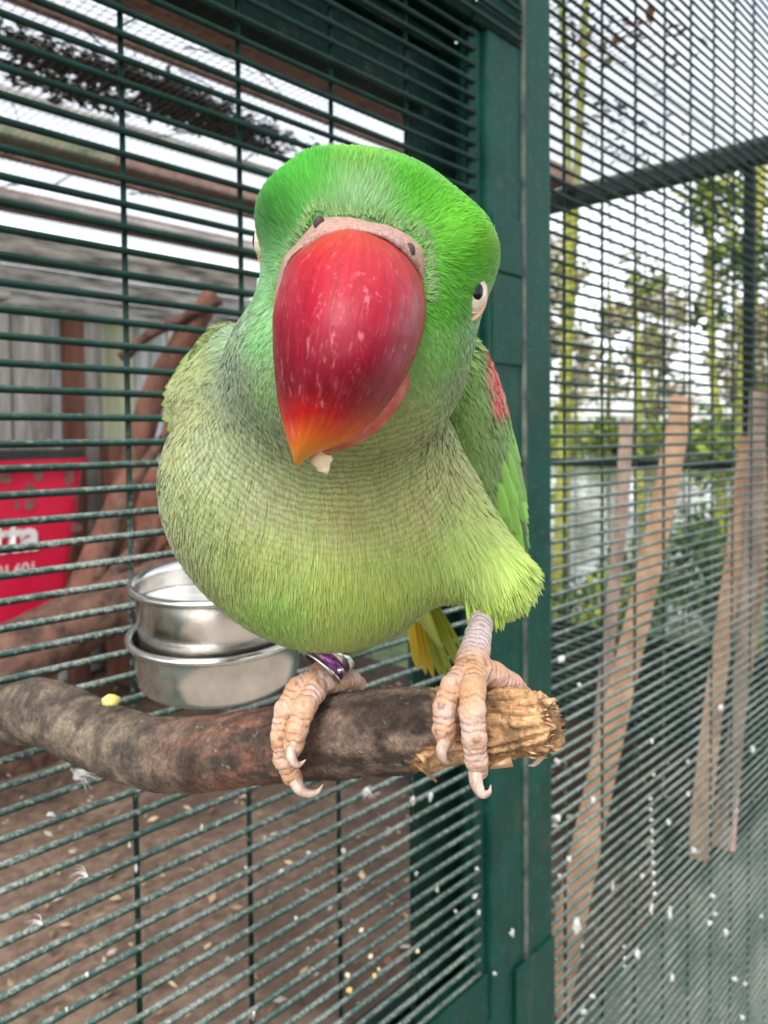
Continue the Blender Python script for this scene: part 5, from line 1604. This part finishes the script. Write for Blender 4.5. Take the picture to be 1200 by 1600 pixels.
# ================================================================== crumbs, droppings, down
M['crumb'] = noisy('yellow_corn_crumb', (0.62, 0.42, 0.08), (0.80, 0.66, 0.26), 500, 0.7, 0.3, 0.0005)
M['husk'] = noisy('pale_seed_husk', (0.68, 0.54, 0.32), (0.82, 0.74, 0.58), 500, 0.7, 0.3, 0.0005)
M['dropping'] = noisy('white_dropping', (0.36, 0.36, 0.33), (0.62, 0.62, 0.60), 300, 0.8, 0.3, 0.0005)
M['down'] = noisy('white_down', (0.70, 0.69, 0.66), (0.85, 0.84, 0.82), 300, 0.8, 0)
def lump(name, c, r, m, parent=None, rr=0.45, seed=0):
    n, k = 7, 10
    V = []
    for i in range(n + 1):
        a = math.pi * i / n
        for j in range(k):
            b = 2 * math.pi * j / k
            V.append((math.sin(a) * math.cos(b), math.sin(a) * math.sin(b), math.cos(a)))
    V = np.array(V); V = V * (1 + rr * (vnoise(V * 1.7 + seed * 3.1)[:, None] - 0.5) * 2) * np.asarray(r) + c
    F = np.array([[i*k+j, (i+1)*k+j, (i+1)*k+(j+1) % k, i*k+(j+1) % k] for i in range(n) for j in range(k)])
    return obj(name, mesh_np(name, V, F, True), m, parent)
o = lump('seed_husk', P(502, 722, 0.1485), (0.0022, 0.0014, 0.0018), M['husk'], None, 0.55, 3); tag(o, 'pale seed husk held in the tip of the red beak', 'seed')
o = lump('corn_crumb', P(174, 1093, 0.289), (0.0034, 0.0026, 0.0022), M['crumb'], None, 0.35, 9); tag(o, 'yellow corn crumb lying on the old grey part of the branch', 'crumb')
for i, (x, y, r_, m) in enumerate([(564, 1453, 1.6, 'husk'), (579, 1494, 1.8, 'husk'), (585, 1524, 1.7, 'crumb'), (543, 1524, 1.9, 'husk'), (546, 1547, 1.9, 'crumb'), (592, 1514, 1.2, 'husk'), (652, 1486, 1.6, 'husk')]):
    o = lump('corn_crumb', hitw(x, y, -0.002), (r_ / 1000, r_ / 1000, r_ / 1200), M[m], None, 0.45, i)
    tag(o, 'yellow corn crumb caught on the lower wires of the hatch' if m == 'crumb' else 'pale husk crumb caught on the lower wires of the hatch', 'crumb', 'yellow crumbs on the hatch wires' if m == 'crumb' else 'pale crumbs on the hatch wires')
DR = [(875, 1030, 8, 6), (905, 1070, 4, 3), (1018, 1158, 4, 4), (870, 1190, 7, 5), (870, 1278, 8, 5), (889, 1342, 5, 6), (900, 1447, 8, 12), (910, 1478, 4, 4), (1083, 1328, 5, 6), (1046, 1425, 5, 13), (1044, 1285, 4, 5), (1112, 1400, 5, 5), (1116, 1428, 5, 5), (1108, 1442, 5, 5), (1134, 1457, 5, 6), (1190, 1432, 4, 4), (995, 1490, 5, 8), (1050, 1528, 5, 10), (925, 1556, 6, 3), (910, 1580, 9, 5), (1147, 1530, 5, 4), (1163, 1537, 4, 3), (1160, 1590, 5, 4), (975, 1480, 3, 3), (976, 1497, 3, 3), (976, 1510, 3, 2), (1003, 1369, 4, 6), (1018, 1421, 4, 9), (874, 1368, 4, 4), (926, 1250, 5, 7), (1125, 1105, 5, 6), (1175, 1170, 5, 6), (1075, 1190, 3, 3), (1075, 1240, 3, 4), (957, 1385, 3, 9), (1020, 1210, 4, 3)]
DR += [(1016 + i * 0.7, 1248 + i * 16.6, 3.6, 4) for i in range(10)]
for i, (x, y, a, b) in enumerate(DR):
    c = hitw(x, y, -0.0016); Z = -w2c(c)[2]
    ra, rb = a * Z / FPX, b * Z / FPX
    lump('dropping', c, (ra * 0.75, ra * 0.55, rb * 0.8), M['dropping'], wall, 0.8, i)
DL = [(120, 1215, 9, 5), (80, 1272, 10, 4), (712, 1424, 5, 5), (645, 1250, 5, 9), (672, 1245, 5, 11), (570, 1240, 6, 8), (650, 1365, 4, 4), (537, 1330, 6, 6), (482, 1333, 6, 4), (745, 1357, 4, 4), (742, 1400, 6, 4), (748, 1425, 4, 5), (682, 1388, 6, 8), (315, 1293, 4, 5), (202, 1320, 4, 6), (212, 1358, 4, 8), (440, 1360, 6, 4), (462, 1435, 4, 4), (384, 1355, 4, 3), (104, 1577, 4, 4), (135, 1523, 4, 4), (800, 1458, 5, 9), (773, 1521, 5, 4)]
for i, (x, y, a, b) in enumerate(DL):
    c = hitw(x, y, -0.0019 if x < 757 else -0.0085); Z = -w2c(c)[2]
    lump('dropping', c, (a * 0.65 * Z / FPX, a * 0.5 * Z / FPX, b * 0.7 * Z / FPX), M['dropping'], door if x < 757 else post, 0.8, i + 50)
def down_tuft(x, y, sz, label, n=26):
    c = hitw(x, y, -0.003); V, F = [], []; hd = np.array([random.choice((-1, 1)) * 0.8, 0, random.choice((-0.8, 0.5))])
    for k in range(n):
        d_ = hd + np.array([random.gauss(0, 0.45), random.gauss(0, 0.3), random.gauss(0, 0.4)]); d_ /= np.linalg.norm(d_)
        L = sz * random.uniform(0.5, 1.1); m_ = c + d_ * L * 0.5 + np.array([0, 0, L * 0.15]); e = c + d_ * L + np.array([random.gauss(0, L * 0.15), 0, -L * 0.2])
        v, f = tube_arr(np.array([c, m_, e]), [0.00022, 0.00016, 0.00004], 4)
        b = len(V); V += list(v); F += [[i_ + b for i_ in q] for q in f]
    o = obj('down_feather', mesh_np('down_feather', V, F), M['down']); tag(o, label, 'feather', 'down caught on the hatch wires')
down_tuft(118, 1215, 0.010, 'tuft of white down clinging to the wires under the branch', 40)
down_tuft(137, 1370, 0.010, 'wispy white down feather crossed over a lower wire', 7)
down_tuft(66, 1445, 0.008, 'small cream down wisp hooked on a low wire', 6)
down_tuft(398, 1580, 0.008, 'little white down wisp near the foot of the hatch', 7)
down_tuft(570, 1232, 0.008, 'white down clump on the wires just under the claws', 18)
